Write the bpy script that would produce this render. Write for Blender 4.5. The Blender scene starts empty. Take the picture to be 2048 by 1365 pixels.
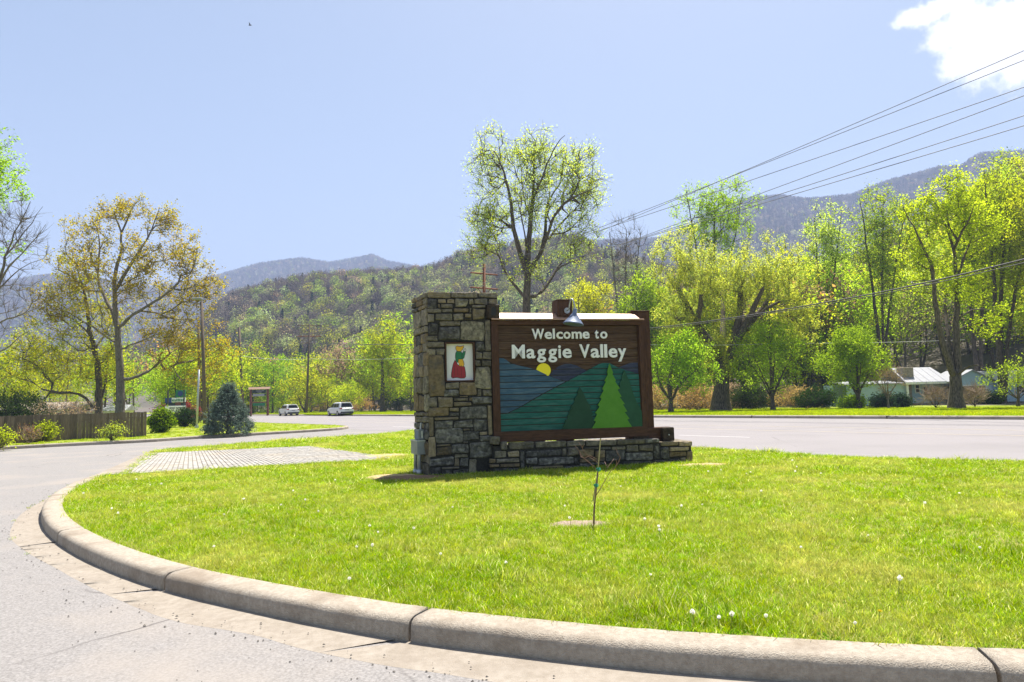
import bpy, math, random
import numpy as np
from mathutils import Vector, Matrix

# ------------------------------------------------------------------ camera, sky, sun, exposure
scene = bpy.context.scene
COL = scene.collection
CAM_H, FPX, CX, CY = 1.6, 1365.33, 1024.0, 682.5
PITCH = math.atan((798.0 - CY) / FPX)
ROLL = math.atan(0.027)
_f = np.array([0, math.cos(PITCH), math.sin(PITCH)])
_u0 = np.array([0, -math.sin(PITCH), math.cos(PITCH)])
_r0 = np.array([1.0, 0, 0])
CR = math.cos(ROLL) * _r0 - math.sin(ROLL) * _u0
CU = math.cos(ROLL) * _u0 + math.sin(ROLL) * _r0
CPOS = np.array([0, 0, CAM_H])
cd = bpy.data.cameras.new("camera"); cam = bpy.data.objects.new("camera", cd); COL.objects.link(cam)
cd.sensor_width = 36.0; cd.lens = 24.0; cd.clip_start = 0.1; cd.clip_end = 20000
cam.matrix_world = Matrix(((CR[0], CU[0], -_f[0], 0), (CR[1], CU[1], -_f[1], 0), (CR[2], CU[2], -_f[2], CAM_H), (0, 0, 0, 1)))
scene.camera = cam

SUN_EL, SUN_AZ = math.radians(66), math.radians(22)
SUN_STRENGTH, SKY_STRENGTH, EXPOSURE = 5.0, 0.082, 1.45
world = bpy.data.worlds.new("World"); scene.world = world; world.use_nodes = True
wn = world.node_tree.nodes; wl = world.node_tree.links
bg = wn["Background"]; bg.inputs[1].default_value = SKY_STRENGTH
sky = wn.new("ShaderNodeTexSky"); sky.sky_type = 'NISHITA'; sky.sun_disc = False
sky.sun_elevation = SUN_EL; sky.sun_rotation = SUN_AZ; sky.altitude = 900
sky.air_density = 1.0; sky.dust_density = 2.2; sky.ozone_density = 2.5
SKY_TINT = (1.11, 0.98, 0.80)
tint = wn.new("ShaderNodeMix"); tint.data_type = 'RGBA'; tint.blend_type = 'MULTIPLY'; tint.inputs[0].default_value = 1.0
wl.new(sky.outputs[0], tint.inputs[6]); tint.inputs[7].default_value = (*SKY_TINT, 1)

def ray(px, py):
    d = _f + CR * (px - CX) / FPX - CU * (py - CY) / FPX
    return d / np.linalg.norm(d)
def G(px, py, z=0.0):
    d = ray(px, py); t = (z - CAM_H) / d[2]
    return CPOS + d * t
def D(px, py, Y):
    d = ray(px, py)
    return CPOS + d * (Y / d[1])
def azel(px, py):
    d = ray(px, py)
    return math.atan2(d[0], d[1]), d[2] / math.hypot(d[0], d[1])

# one fair-weather cloud in the sky (gnomonic coordinates round its own direction)
def wmath(op, a, b=None, c=None):
    n = wn.new("ShaderNodeMath"); n.operation = op
    for i, v in enumerate((a, b, c)):
        if v is None: continue
        if isinstance(v, (int, float)): n.inputs[i].default_value = v
        else: wl.new(v, n.inputs[i])
    return n.outputs[0]
def wdot(vec, v):
    n = wn.new("ShaderNodeVectorMath"); n.operation = 'DOT_PRODUCT'
    wl.new(vec, n.inputs[0]); n.inputs[1].default_value = tuple(v)
    return n.outputs[1]
_tc = wn.new("ShaderNodeTexCoord").outputs[0]
c0 = ray(1975, 85)
ce = np.cross(c0, [0, 0, 1]); ce /= np.linalg.norm(ce); cn = np.cross(ce, c0)
_w = wmath('MAXIMUM', wdot(_tc, c0), 0.02)
cxo = wmath('DIVIDE', wdot(_tc, ce), _w); cyo = wmath('DIVIDE', wdot(_tc, cn), _w)
comb = wn.new("ShaderNodeCombineXYZ"); wl.new(cxo, comb.inputs[0]); wl.new(cyo, comb.inputs[1])
def wnoise(scale, detail, rough, off):
    m = wn.new("ShaderNodeVectorMath"); m.operation = 'ADD'; wl.new(comb.outputs[0], m.inputs[0]); m.inputs[1].default_value = off
    n = wn.new("ShaderNodeTexNoise"); n.inputs['Scale'].default_value = scale; n.inputs['Detail'].default_value = detail
    n.inputs['Roughness'].default_value = rough; wl.new(m.outputs[0], n.inputs['Vector']); return n.outputs[0]
nz = wnoise(26, 10, 0.66, (3.1, 1.7, 0.4)); nz2 = wnoise(16, 6, 0.6, (7.3, 2.2, 1.4))
field = None
for (px, py, rx, ry) in ((1990, 62, 72, 52), (1960, 110, 60, 62), (2035, 105, 55, 62), (1875, 20, 52, 22), (1825, 34, 30, 16), (1955, 150, 36, 30), (2090, 80, 80, 70), (1915, 60, 40, 40)):
    d = ray(px, py); w = d @ c0; a, b = (d @ ce) / w, (d @ cn) / w
    ex = wmath('DIVIDE', wmath('SUBTRACT', cxo, a), rx / 1290); ey = wmath('DIVIDE', wmath('SUBTRACT', cyo, b), ry / 1290)
    q = wmath('SUBTRACT', 1.0, wmath('SQRT', wmath('ADD', wmath('MULTIPLY', ex, ex), wmath('MULTIPLY', ey, ey))))
    field = q if field is None else wmath('SMOOTH_MAX', field, q, 0.25)
dens = wmath('ADD', field, wmath('MULTIPLY', wmath('SUBTRACT', nz, 0.5), 2.6))
ss = wn.new("ShaderNodeMapRange"); ss.interpolation_type = 'SMOOTHSTEP'; wl.new(dens, ss.inputs[0])
ss.inputs[1].default_value = -0.05; ss.inputs[2].default_value = 0.6
front = wmath('GREATER_THAN', wdot(_tc, c0), 0.3)
cfac = wmath('MULTIPLY', wmath('MULTIPLY', ss.outputs[0], 0.97), front)
cm = wn.new("ShaderNodeMix"); cm.data_type = 'RGBA'; wl.new(cfac, cm.inputs[0]); wl.new(tint.outputs[2], cm.inputs[6])
cshade = wn.new("ShaderNodeMix"); cshade.data_type = 'RGBA'; wl.new(nz2, cshade.inputs[0])
cshade.inputs[6].default_value = (6.4, 6.45, 6.8, 1); cshade.inputs[7].default_value = (9.6, 9.4, 9.3, 1)
wl.new(cshade.outputs[2], cm.inputs[7]); wl.new(cm.outputs[2], bg.inputs[0])

sd = bpy.data.lights.new("sun", 'SUN'); sun = bpy.data.objects.new("sun", sd); COL.objects.link(sun)
sd.energy = SUN_STRENGTH; sd.angle = math.radians(0.53); sd.color = (1.0, 0.95, 0.86)
sdir = Vector((math.sin(SUN_AZ) * math.cos(SUN_EL), math.cos(SUN_AZ) * math.cos(SUN_EL), math.sin(SUN_EL)))
sun.rotation_euler = (-sdir).to_track_quat('-Z', 'Y').to_euler(); sun.location = (20, 30, 60)
vs = scene.view_settings; vs.view_transform = 'Standard'; vs.look = 'None'; vs.gamma = 1; vs.exposure = EXPOSURE; vs.use_curve_mapping = False
scene.render.engine = 'CYCLES'
scene.cycles.use_denoising = True
scene.cycles.max_bounces = 6; scene.cycles.diffuse_bounces = 3; scene.cycles.transmission_bounces = 4
scene.cycles.volume_bounces = 0; scene.cycles.transparent_max_bounces = 6

# ------------------------------------------------------------------ helpers
R = random.Random(7)
NR = np.random.default_rng(7)
def link(o, parent=None):
    COL.objects.link(o)
    if parent is not None: o.parent = parent
    return o
def mk(name, V, F, mat=None, parent=None, smooth=False, loc=None, var=None, mats=None, mi=None):
    me = bpy.data.meshes.new(name)
    V = np.asarray(V, dtype=np.float32).reshape(-1, 3)
    me.from_pydata(V, [], F if isinstance(F, np.ndarray) else [tuple(f) for f in F])
    for m in (mats or ([mat] if mat else [])): me.materials.append(m)
    if mi is not None: me.polygons.foreach_set('material_index', np.asarray(mi, dtype=np.int32))
    if smooth: me.polygons.foreach_set('use_smooth', np.ones(len(me.polygons), dtype=bool))
    if var is not None:
        a = me.attributes.new('var', 'FLOAT', 'FACE'); a.data.foreach_set('value', np.asarray(var, dtype=np.float32))
    me.update()
    o = bpy.data.objects.new(name, me)
    if loc is not None: o.location = loc
    return link(o, parent)
def props(o, label=None, cat=None, group=None, kind=None):
    if label: o['label'] = label
    if cat: o['category'] = cat
    if group: o['group'] = group
    if kind: o['kind'] = kind
    return o
def thing(name, label, cat, loc=(0, 0, 0), rz=0.0, group=None, kind=None):
    o = bpy.data.objects.new(name, None); o.empty_display_size = 0.3
    o.location = tuple(loc); o.rotation_euler = (0, 0, rz); link(o)
    return props(o, label, cat, group, kind)
def copy_tree(o, parent=None):
    c = o.copy(); COL.objects.link(c)
    if parent is not None: c.parent = parent
    for ch in o.children: copy_tree(ch, c)
    return c

class MB:
    """collects simple solids into one mesh"""
    def __init__(s): s.V = []; s.F = []
    def add(s, V, F):
        b = len(s.V); s.V += [tuple(v) for v in V]; s.F += [tuple(i + b for i in f) for f in F]; return s
    def box(s, x0, x1, y0, y1, z0, z1):
        return s.add([(x0, y0, z0), (x1, y0, z0), (x1, y1, z0), (x0, y1, z0), (x0, y0, z1), (x1, y0, z1), (x1, y1, z1), (x0, y1, z1)],
                     [(3, 2, 1, 0), (4, 5, 6, 7), (0, 1, 5, 4), (1, 2, 6, 5), (2, 3, 7, 6), (3, 0, 4, 7)])
    def cbox(s, x0, x1, y0, y1, z0, z1, c=0.01):
        # box with chamfered long edges all round (inset caps)
        def ring(z, k): return [(x0 + k, y0 + k, z), (x1 - k, y0 + k, z), (x1 - k, y1 - k, z), (x0 + k, y1 - k, z)]
        V = ring(z0, c) + ring(z0 + c, 0) + ring(z1 - c, 0) + ring(z1, c)
        F = [(3, 2, 1, 0), (12, 13, 14, 15)]
        for k in range(3):
            for i in range(4):
                j = (i + 1) % 4; F.append((k * 4 + i, k * 4 + j, k * 4 + 4 + j, k * 4 + 4 + i))
        return s.add(V, F)
    def tube(s, pts, r, n=8, cap=True):
        pts = [np.array(p, float) for p in pts]; rs = r if isinstance(r, (list, tuple)) else [r] * len(pts)
        V = []; F = []; ref = np.array([0.13, 0.31, 0.94])
        for i, p in enumerate(pts):
            t = pts[min(i + 1, len(pts) - 1)] - pts[max(i - 1, 0)]; t = t / (np.linalg.norm(t) + 1e-9)
            rf = ref if abs(t @ ref) < 0.9 else np.array([0.9, 0.3, 0.1])
            a = np.cross(t, rf); a /= np.linalg.norm(a); b = np.cross(t, a)
            for k in range(n):
                an = 2 * math.pi * k / n; V.append(p + rs[i] * (math.cos(an) * a + math.sin(an) * b))
        for i in range(len(pts) - 1):
            for k in range(n):
                j = (k + 1) % n; F.append((i * n + k, i * n + j, (i + 1) * n + j, (i + 1) * n + k))
        if cap: F += [tuple(range(n))[::-1], tuple(range((len(pts) - 1) * n, len(pts) * n))]
        return s.add(V, F)
    def prism(s, poly, f0, f1):
        """poly: 2-D outline, f0/f1 map a 2-D point to the back / front 3-D point"""
        n = len(poly); V = [f0(p) for p in poly] + [f1(p) for p in poly]
        F = [tuple(range(n))[::-1], tuple(range(n, 2 * n))] + [(i, (i + 1) % n, n + (i + 1) % n, n + i) for i in range(n)]
        return s.add(V, F)
    def build(s, name, mat, parent=None, smooth=False, loc=None):
        return mk(name, s.V, s.F, mat, parent, smooth, loc)

# ------------------------------------------------------------------ materials
def new_mat(name):
    m = bpy.data.materials.new(name); m.use_nodes = True
    nt = m.node_tree; b = nt.nodes['Principled BSDF']
    return m, nt, b
def noisemat(name, c1, c2, scale=8.0, rough=0.8, bump=0.0, detail=6.0, c3=None, scale2=1.0, stretch=(1, 1, 1), coord='Object', spec=0.3, metal=0.0, objrand=0.0, amt3=0.5, bscale=None, lo=0.35, hi=0.65):
    m, nt, b = new_mat(name); N = nt.nodes; L = nt.links
    b.inputs['Roughness'].default_value = rough; b.inputs['Specular IOR Level'].default_value = spec; b.inputs['Metallic'].default_value = metal
    tc = N.new('ShaderNodeTexCoord'); mp = N.new('ShaderNodeMapping'); mp.inputs['Scale'].default_value = stretch
    L.new(tc.outputs[coord], mp.inputs[0]); vec = mp.outputs[0]
    if objrand:
        oi = N.new('ShaderNodeObjectInfo'); ad = N.new('ShaderNodeVectorMath'); ad.operation = 'ADD'
        sc = N.new('ShaderNodeMath'); sc.operation = 'MULTIPLY'; sc.inputs[1].default_value = 37.0; L.new(oi.outputs['Random'], sc.inputs[0])
        L.new(vec, ad.inputs[0]); L.new(sc.outputs[0], ad.inputs[1]); vec = ad.outputs[0]
    nz = N.new('ShaderNodeTexNoise'); nz.inputs['Scale'].default_value = scale; nz.inputs['Detail'].default_value = detail; nz.inputs['Roughness'].default_value = 0.62
    L.new(vec, nz.inputs['Vector'])
    rp = N.new('ShaderNodeValToRGB'); rp.color_ramp.elements[0].position = lo; rp.color_ramp.elements[1].position = hi
    rp.color_ramp.elements[0].color = (*c1, 1); rp.color_ramp.elements[1].color = (*c2, 1); L.new(nz.outputs[0], rp.inputs[0]); out = rp.outputs[0]
    if c3 is not None:
        n2 = N.new('ShaderNodeTexNoise'); n2.inputs['Scale'].default_value = scale2; n2.inputs['Detail'].default_value = 5.0; L.new(vec, n2.inputs['Vector'])
        r2 = N.new('ShaderNodeMapRange'); r2.inputs[1].default_value = 0.5; r2.inputs[2].default_value = 0.68; r2.inputs[4].default_value = amt3; L.new(n2.outputs[0], r2.inputs[0])
        mx = N.new('ShaderNodeMix'); mx.data_type = 'RGBA'; L.new(r2.outputs[0], mx.inputs[0]); L.new(out, mx.inputs[6]); mx.inputs[7].default_value = (*c3, 1); out = mx.outputs[2]
    if objrand:
        hs = N.new('ShaderNodeHueSaturation'); mr = N.new('ShaderNodeMapRange'); mr.inputs[3].default_value = 1 - objrand; mr.inputs[4].default_value = 1 + objrand
        L.new(oi.outputs['Random'], mr.inputs[0]); L.new(mr.outputs[0], hs.inputs['Value']); L.new(out, hs.inputs['Color']); out = hs.outputs[0]
    L.new(out, b.inputs['Base Color'])
    if bump:
        bp = N.new('ShaderNodeBump'); bp.inputs['Strength'].default_value = bump; bp.inputs['Distance'].default_value = 0.02
        nb = nz
        if bscale:
            nb = N.new('ShaderNodeTexNoise'); nb.inputs['Scale'].default_value = bscale; nb.inputs['Detail'].default_value = 5; L.new(vec, nb.inputs['Vector'])
        L.new(nb.outputs[0], bp.inputs['Height']); L.new(bp.outputs[0], b.inputs['Normal'])
    return m
def plain(name, c, rough=0.5, metal=0.0, spec=0.5):
    m, nt, b = new_mat(name); b.inputs['Base Color'].default_value = (*c, 1)
    b.inputs['Roughness'].default_value = rough; b.inputs['Metallic'].default_value = metal; b.inputs['Specular IOR Level'].default_value = spec
    return m
def leafmat(name, c1, c2, c3=None, trans=0.5, objrand=0.12, patch=None):
    """leaf: diffuse + translucent; colour drawn per leaf, a little per plant"""
    m, nt, b = new_mat(name); N = nt.nodes; L = nt.links; N.remove(b)
    at = N.new('ShaderNodeAttribute'); at.attribute_name = 'var'
    rp = N.new('ShaderNodeValToRGB'); e = rp.color_ramp.elements; e[0].color = (*c1, 1); e[1].color = (*c2, 1)
    if c3: x = e.new(0.82); x.color = (*c2, 1); e[2].color = (*c3, 1)
    L.new(at.outputs['Fac'], rp.inputs[0]); out = rp.outputs[0]
    oi = N.new('ShaderNodeObjectInfo')
    if patch:
        nz = N.new('ShaderNodeTexNoise'); nz.inputs['Scale'].default_value = patch[0]; nz.inputs['Detail'].default_value = 4
        L.new(oi.outputs['Location'], nz.inputs['Vector'])
        mr0 = N.new('ShaderNodeMapRange'); mr0.inputs[1].default_value = 0.46; mr0.inputs[2].default_value = 0.68; mr0.inputs[4].default_value = patch[2]; L.new(nz.outputs[0], mr0.inputs[0])
        mx = N.new('ShaderNodeMix'); mx.data_type = 'RGBA'; L.new(mr0.outputs[0], mx.inputs[0]); L.new(out, mx.inputs[6]); mx.inputs[7].default_value = (*patch[1], 1); out = mx.outputs[2]
    hs = N.new('ShaderNodeHueSaturation'); mr = N.new('ShaderNodeMapRange'); mr.inputs[3].default_value = 1 - objrand * 1.5; mr.inputs[4].default_value = 1 + objrand * 1.5
    L.new(oi.outputs['Random'], mr.inputs[0]); L.new(mr.outputs[0], hs.inputs['Value'])
    mh = N.new('ShaderNodeMapRange'); mh.inputs[3].default_value = 0.5 - objrand * 0.12; mh.inputs[4].default_value = 0.5 + objrand * 0.12
    ml = N.new('ShaderNodeMath'); ml.operation = 'FRACT'; mm = N.new('ShaderNodeMath'); mm.operation = 'MULTIPLY'; mm.inputs[1].default_value = 7.31
    L.new(oi.outputs['Random'], mm.inputs[0]); L.new(mm.outputs[0], ml.inputs[0]); L.new(ml.outputs[0], mh.inputs[0]); L.new(mh.outputs[0], hs.inputs['Hue'])
    L.new(out, hs.inputs['Color']); out = hs.outputs[0]
    df = N.new('ShaderNodeBsdfDiffuse'); tr = N.new('ShaderNodeBsdfTranslucent'); ms = N.new('ShaderNodeMixShader'); ms.inputs[0].default_value = trans
    L.new(out, df.inputs[0])
    g = N.new('ShaderNodeHueSaturation'); g.inputs['Value'].default_value = 1.8; g.inputs['Saturation'].default_value = 1.08; L.new(out, g.inputs['Color']); L.new(g.outputs[0], tr.inputs[0])
    L.new(df.outputs[0], ms.inputs[1]); L.new(tr.outputs[0], ms.inputs[2]); L.new(ms.outputs[0], N['Material Output'].inputs[0])
    return m

M = {}
M['asphalt'] = noisemat('asphalt', (.145, .136, .131), (.295, .278, .268), 55, .9, .25, 8, c3=(.285, .252, .222), scale2=.6, amt3=.7, coord='Object', spec=.25, lo=.3, hi=.7)
M['mainroad'] = noisemat('mainroad', (.20, .186, .19), (.26, .24, .243), 60, .88, .2, 8, c3=(.18, .168, .17), scale2=.25, amt3=.5, stretch=(1, 1, 1), spec=.25)
M['concrete'] = noisemat('concrete', (.30, .255, .205), (.41, .36, .295), 30, .92, .6, 12, c3=(.20, .155, .112), scale2=2.4, amt3=.6, bscale=120, spec=.2)
M['gutter'] = noisemat('gutter', (.25, .215, .175), (.32, .28, .235), 14, .92, .3, 10, c3=(.21, .175, .14), scale2=2.2, amt3=.5, bscale=140, spec=.2)
M['mortar'] = noisemat('mortar', (.018, .017, .016), (.05, .046, .042), 30, .95, .4)
M['soil'] = noisemat('soil', (.13, .12, .04), (.20, .17, .07), 5, .95, .4, c3=(.28, .22, .12), scale2=.8, amt3=.6)
M['lawnbase'] = noisemat('lawnbase', (.13, .15, .015), (.24, .26, .03), 9, .95, .5, 8, c3=(.30, .25, .10), scale2=.7, amt3=.55)
M['farlawn'] = noisemat('farlawn', (.16, .21, .012), (.26, .31, .02), 3, .95, .5, 8, c3=(.30, .27, .07), scale2=.18, amt3=.5)
M['mulch'] = noisemat('mulch', (.10, .055, .03), (.30, .19, .11), 40, .95, .6, 8)
M['ring'] = noisemat('bark_ring', (.20, .15, .11), (.40, .31, .24), 45, .95, .8, 8)
M['straw'] = noisemat('straw', (.34, .24, .12), (.52, .40, .22), 30, .95, .6, 8, c3=(.28, .24, .06), scale2=5, amt3=.6)
M['hill'] = noisemat('hill', (.085, .073, .062), (.145, .122, .098), .05, .95, 0, 8, c3=(.09, .11, .03), scale2=.012, amt3=.7)
st = dict(scale=14, rough=.9, bump=.9, detail=9, bscale=26, spec=.25, objrand=.28)
M['s_dark'] = noisemat('stone_dark', (.03, .028, .028), (.095, .088, .08), c3=(.19, .18, .165), scale2=9, amt3=.7, **st)
M['s_dgrey'] = noisemat('stone_charcoal', (.05, .047, .045), (.15, .14, .125), c3=(.28, .265, .235), scale2=11, amt3=.7, **st)
M['s_grey'] = noisemat('stone_grey', (.11, .095, .073), (.25, .215, .16), c3=(.085, .08, .075), scale2=6, amt3=.7, **st)
M['s_lgrey'] = noisemat('stone_pale', (.085, .078, .06), (.24, .21, .155), c3=(.36, .32, .23), scale2=10, amt3=.7, **st)
M['s_tan'] = noisemat('stone_tan', (.19, .15, .10), (.33, .265, .17), c3=(.15, .135, .11), scale2=6, amt3=.6, **st)
M['s_brown'] = noisemat('stone_brown', (.12, .09, .055), (.24, .18, .105), c3=(.09, .085, .08), scale2=5, amt3=.7, **st)
wd = dict(rough=.75, bump=.35, detail=8, spec=.3)
M['frame'] = noisemat('stained_timber', (.052, .023, .013), (.10, .046, .026), 5, stretch=(1, 6, 6), c3=(.045, .02, .012), scale2=2, **wd)
M['frame_v'] = noisemat('stained_timber_upright', (.052, .023, .013), (.10, .046, .026), 5, stretch=(6, 6, 1), c3=(.045, .02, .012), scale2=2, **wd)
M['board'] = noisemat('stained_board', (.038, .019, .011), (.105, .056, .032), 4, stretch=(1, 4, 14), c3=(.16, .105, .07), scale2=1.2, objrand=.16, **wd)
M['endgrain'] = noisemat('end_grain', (.012, .009, .007), (.06, .04, .025), 16, c3=(.10, .065, .035), scale2=6, **wd)
M['copper'] = noisemat('metal_cap', (.38, .22, .15), (.50, .31, .22), 4, .42, .05, metal=.25, spec=.6)
pw = dict(rough=.7, bump=.25, detail=9, spec=.3, stretch=(1, 1, 7), objrand=.12)
M['m_blue'] = noisemat('paint_blue', (.030, .075, .135), (.055, .115, .185), 5, c3=(.13, .19, .235), scale2=3, amt3=.45, **pw)
M['m_green'] = noisemat('paint_teal', (.008, .078, .072), (.018, .135, .115), 5, c3=(.08, .17, .155), scale2=3, amt3=.45, **pw)
M['m_navy'] = noisemat('paint_navy', (.022, .030, .070), (.042, .050, .105), 5, c3=(.09, .10, .13), scale2=3, amt3=.4, **pw)
M['m_tree'] = noisemat('paint_leaf_green', (.07, .22, .016), (.088, .255, .023), 6, .55, .05)
M['m_dtree'] = noisemat('paint_pine_green', (.006, .045, .024), (.011, .062, .034), 6, .55, .05)
M['m_dtree2'] = noisemat('paint_pine_green_light', (.008, .062, .032), (.014, .082, .044), 6, .55, .05)
M['m_sun'] = plain('paint_yellow', (.92, .76, .008), .5)
M['white'] = plain('paint_white', (.84, .84, .84), .5)
M['panelwhite'] = noisemat('enamel_white', (.78, .77, .78), (.83, .82, .82), 3, .4)
M['black'] = plain('paint_black', (.006, .006, .006), .5)
M['e_red'] = plain('enamel_red', (.33, .008, .02), .45); M['e_green'] = plain('enamel_green', (.004, .16, .055), .45); M['e_yellow'] = plain('enamel_yellow', (.78, .42, .012), .45)
M['shade'] = noisemat('lamp_enamel', (.10, .135, .215), (.145, .185, .28), 6, .5, metal=.15, spec=.4)
M['steel'] = noisemat('galvanised_steel', (.34, .36, .38), (.45, .47, .49), 12, .4, metal=.55)
M['greybox'] = noisemat('grey_enamel', (.20, .215, .22), (.26, .275, .28), 5, .5, spec=.4)
M['bulb'] = plain('bulb_glass', (.8, .8, .75), .15)
M['pole'] = noisemat('weathered_pole', (.075, .058, .045), (.17, .13, .10), 6, .9, .4, stretch=(5, 5, .6))
M['redpole'] = noisemat('rusty_pole', (.13, .045, .022), (.22, .085, .042), 6, .85, .3, stretch=(4, 4, .7))
M['wire'] = plain('wire', (.16, .16, .18), .5); M['wirew'] = plain('wire_pale', (.5, .5, .5), .5); M['cable'] = plain('cable_black', (.045, .042, .04), .6)
M['fence'] = noisemat('fence_wood', (.10, .073, .057), (.205, .155, .12), 4, .9, .5, stretch=(9, 9, .7), objrand=.28, c3=(.21, .165, .13), scale2=1.3)
M['carwhite'] = plain('car_paint', (.74, .75, .78), .22, spec=.6); M['glass'] = plain('dark_glass', (.012, .016, .02), .25, spec=.25)
M['tyre'] = plain('tyre_rubber', (.02, .02, .022), .8); M['rim'] = plain('alloy', (.4, .41, .42), .35, metal=.8); M['tail'] = plain('tail_lamp', (.25, .01, .012), .25)
M['trim'] = plain('dark_trim', (.05, .05, .055), .6); M['carblue'] = plain('car_blue', (.02, .09, .45), .25)
M['siding'] = noisemat('blue_siding', (.34, .47, .58), (.41, .55, .66), 3, .7, .1, stretch=(1, 1, 4))
M['whitetrim'] = plain('white_trim', (.78, .78, .76), .6)
M['metalroof'] = noisemat('metal_roof', (.25, .255, .285), (.30, .305, .335), 2, .5, .1, spec=.5)
M['hwall'] = noisemat('render_wall', (.48, .44, .40), (.58, .54, .50), 3, .8)
M['hroof'] = noisemat('brown_roof', (.28, .16, .12), (.36, .22, .17), 2, .85)
M['chimney'] = noisemat('chimney_stone', (.22, .18, .14), (.40, .34, .28), 5, .9, .5)
M['signred'] = plain('sign_post_red', (.15, .05, .035), .6); M['signdark'] = plain('sign_panel_dark', (.02, .035, .04), .6); M['signgreen'] = plain('sign_green', (.01, .17, .07), .6)
M['signroof'] = plain('sign_roof', (.36, .22, .15), .6); M['signblue'] = plain('sign_blue', (.02, .05, .22), .5); M['signgrey'] = plain('sign_grey', (.32, .32, .38), .6)
M['bark'] = noisemat('bark', (.028, .022, .017), (.16, .13, .10), 3.5, .95, .8, stretch=(4, 4, .8), coord='Object')
M['barkgrey'] = noisemat('bark_grey', (.07, .06, .05), (.25, .215, .18), 4, .95, .8, stretch=(4, 4, .8))
M['twigmauve'] = noisemat('twig_mauve', (.13, .10, .095), (.22, .17, .155), 1, .95)
M['twigpink'] = noisemat('twig_pink', (.26, .19, .14), (.38, .29, .22), 3, .9)
M['twigtan'] = noisemat('twig_tan', (.24, .19, .13), (.36, .29, .20), 3, .9)
M['sapling'] = noisemat('sapling_bark', (.13, .07, .055), (.26, .16, .12), 30, .8)
M['bamboo'] = plain('stake', (.36, .30, .15), .7); M['tie'] = plain('green_tie', (.01, .22, .14), .5)
M['paver'] = noisemat('paver', (.29, .27, .245), (.38, .36, .33), 3, .9, .3, 6, c3=(.40, .34, .26), scale2=.6, amt3=.6)
M['paverbed'] = noisemat('paver_bed', (.15, .135, .11), (.22, .20, .165), 12, .95)
M['paint_y'] = noisemat('road_paint_yellow', (.46, .37, .22), (.40, .36, .33), 6, .8); M['paint_w'] = noisemat('road_paint_white', (.62, .60, .60), (.50, .48, .48), 6, .8)
M['seed'] = leafmat('seed_fluff', (.72, .70, .66), (.82, .80, .76), trans=.35, objrand=.05); M['dstem'] = plain('dandelion_stem', (.22, .24, .06), .7); M['dyellow'] = plain('dandelion_yellow', (.85, .68, .01), .7)
M['birdm'] = plain('bird_dark', (.02, .02, .025), .8)
# leaves
M['l_yg'] = leafmat('leaf_yellow_green', (.23, .275, .022), (.37, .395, .04), (.47, .46, .07), .7)
M['l_lime'] = leafmat('leaf_lime', (.17, .265, .022), (.29, .38, .045), (.40, .47, .09), .68)
M['l_green'] = leafmat('leaf_green', (.13, .23, .02), (.22, .33, .035), (.31, .42, .06), .55)
M['l_pale'] = leafmat('leaf_pale', (.28, .36, .075), (.40, .47, .13), (.48, .54, .2), .7)
M['l_olive'] = leafmat('leaf_olive_gold', (.25, .245, .025), (.38, .35, .035), (.48, .40, .05), .6)
M['l_gold'] = leafmat('leaf_gold', (.33, .26, .03), (.44, .35, .045), (.50, .42, .08), .6)
M['l_willow'] = leafmat('leaf_willow', (.36, .39, .05), (.48, .50, .09), (.56, .57, .18), .72)
M['l_dark'] = leafmat('leaf_dark', (.02, .045, .01), (.05, .085, .018), None, .3)
M['l_spruce'] = leafmat('needle_blue', (.055, .085, .068), (.14, .185, .145), (.28, .33, .27), .3)
M['l_conifer'] = leafmat('needle_dark', (.022, .045, .022), (.045, .075, .035), None, .2)
M['l_bush'] = leafmat('leaf_bush', (.11, .20, .012), (.20, .30, .02), (.32, .42, .05), .45)
M['l_red'] = leafmat('leaf_red', (.13, .025, .035), (.22, .05, .06), None, .4)
M['l_bud'] = leafmat('bud_red', (.23, .165, .105), (.34, .255, .155), (.41, .32, .19), .45, .2)
M['l_mauve'] = leafmat('bud_mauve', (.09, .077, .068), (.15, .127, .108), (.21, .175, .14), .3, .2)
M['l_fmauve'] = leafmat('bud_far', (.055, .047, .05), (.10, .08, .08), (.14, .11, .10), .25, .25)
M['h_lime'] = leafmat('hill_lime', (.17, .225, .04), (.27, .32, .075), (.35, .39, .11), .45, .2)
M['h_pale'] = leafmat('hill_pale', (.20, .24, .09), (.30, .33, .14), None, .45, .2)
M['h_yg'] = leafmat('hill_yellow_green', (.23, .245, .045), (.34, .345, .075), None, .45, .2)
M['h_green'] = leafmat('hill_green', (.08, .12, .035), (.14, .18, .06), None, .4, .2)
M['h_tan'] = leafmat('hill_tan', (.20, .15, .09), (.28, .21, .13), None, .4, .2)
M['l_tan'] = leafmat('leaf_tan', (.30, .20, .08), (.42, .29, .12), None, .45)
M['l_orange'] = leafmat('leaf_orange', (.40, .24, .07), (.48, .31, .11), None, .5)
M['grass'] = leafmat('grass_blade', (.11, .205, .008), (.30, .385, .018), (.64, .60, .32), .5, .22, patch=(.55, (.46, .42, .13), .55))  # pale ramp end: dry straw, plus glints on blades put into colour
M['grassfar'] = leafmat('grass_blade_far', (.17, .25, .010), (.30, .38, .018), (.48, .46, .06), .5, .16, patch=(.12, (.42, .40, .06), .4))
M['clover'] = leafmat('clover', (.11, .25, .02), (.18, .34, .03), None, .4)

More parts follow.
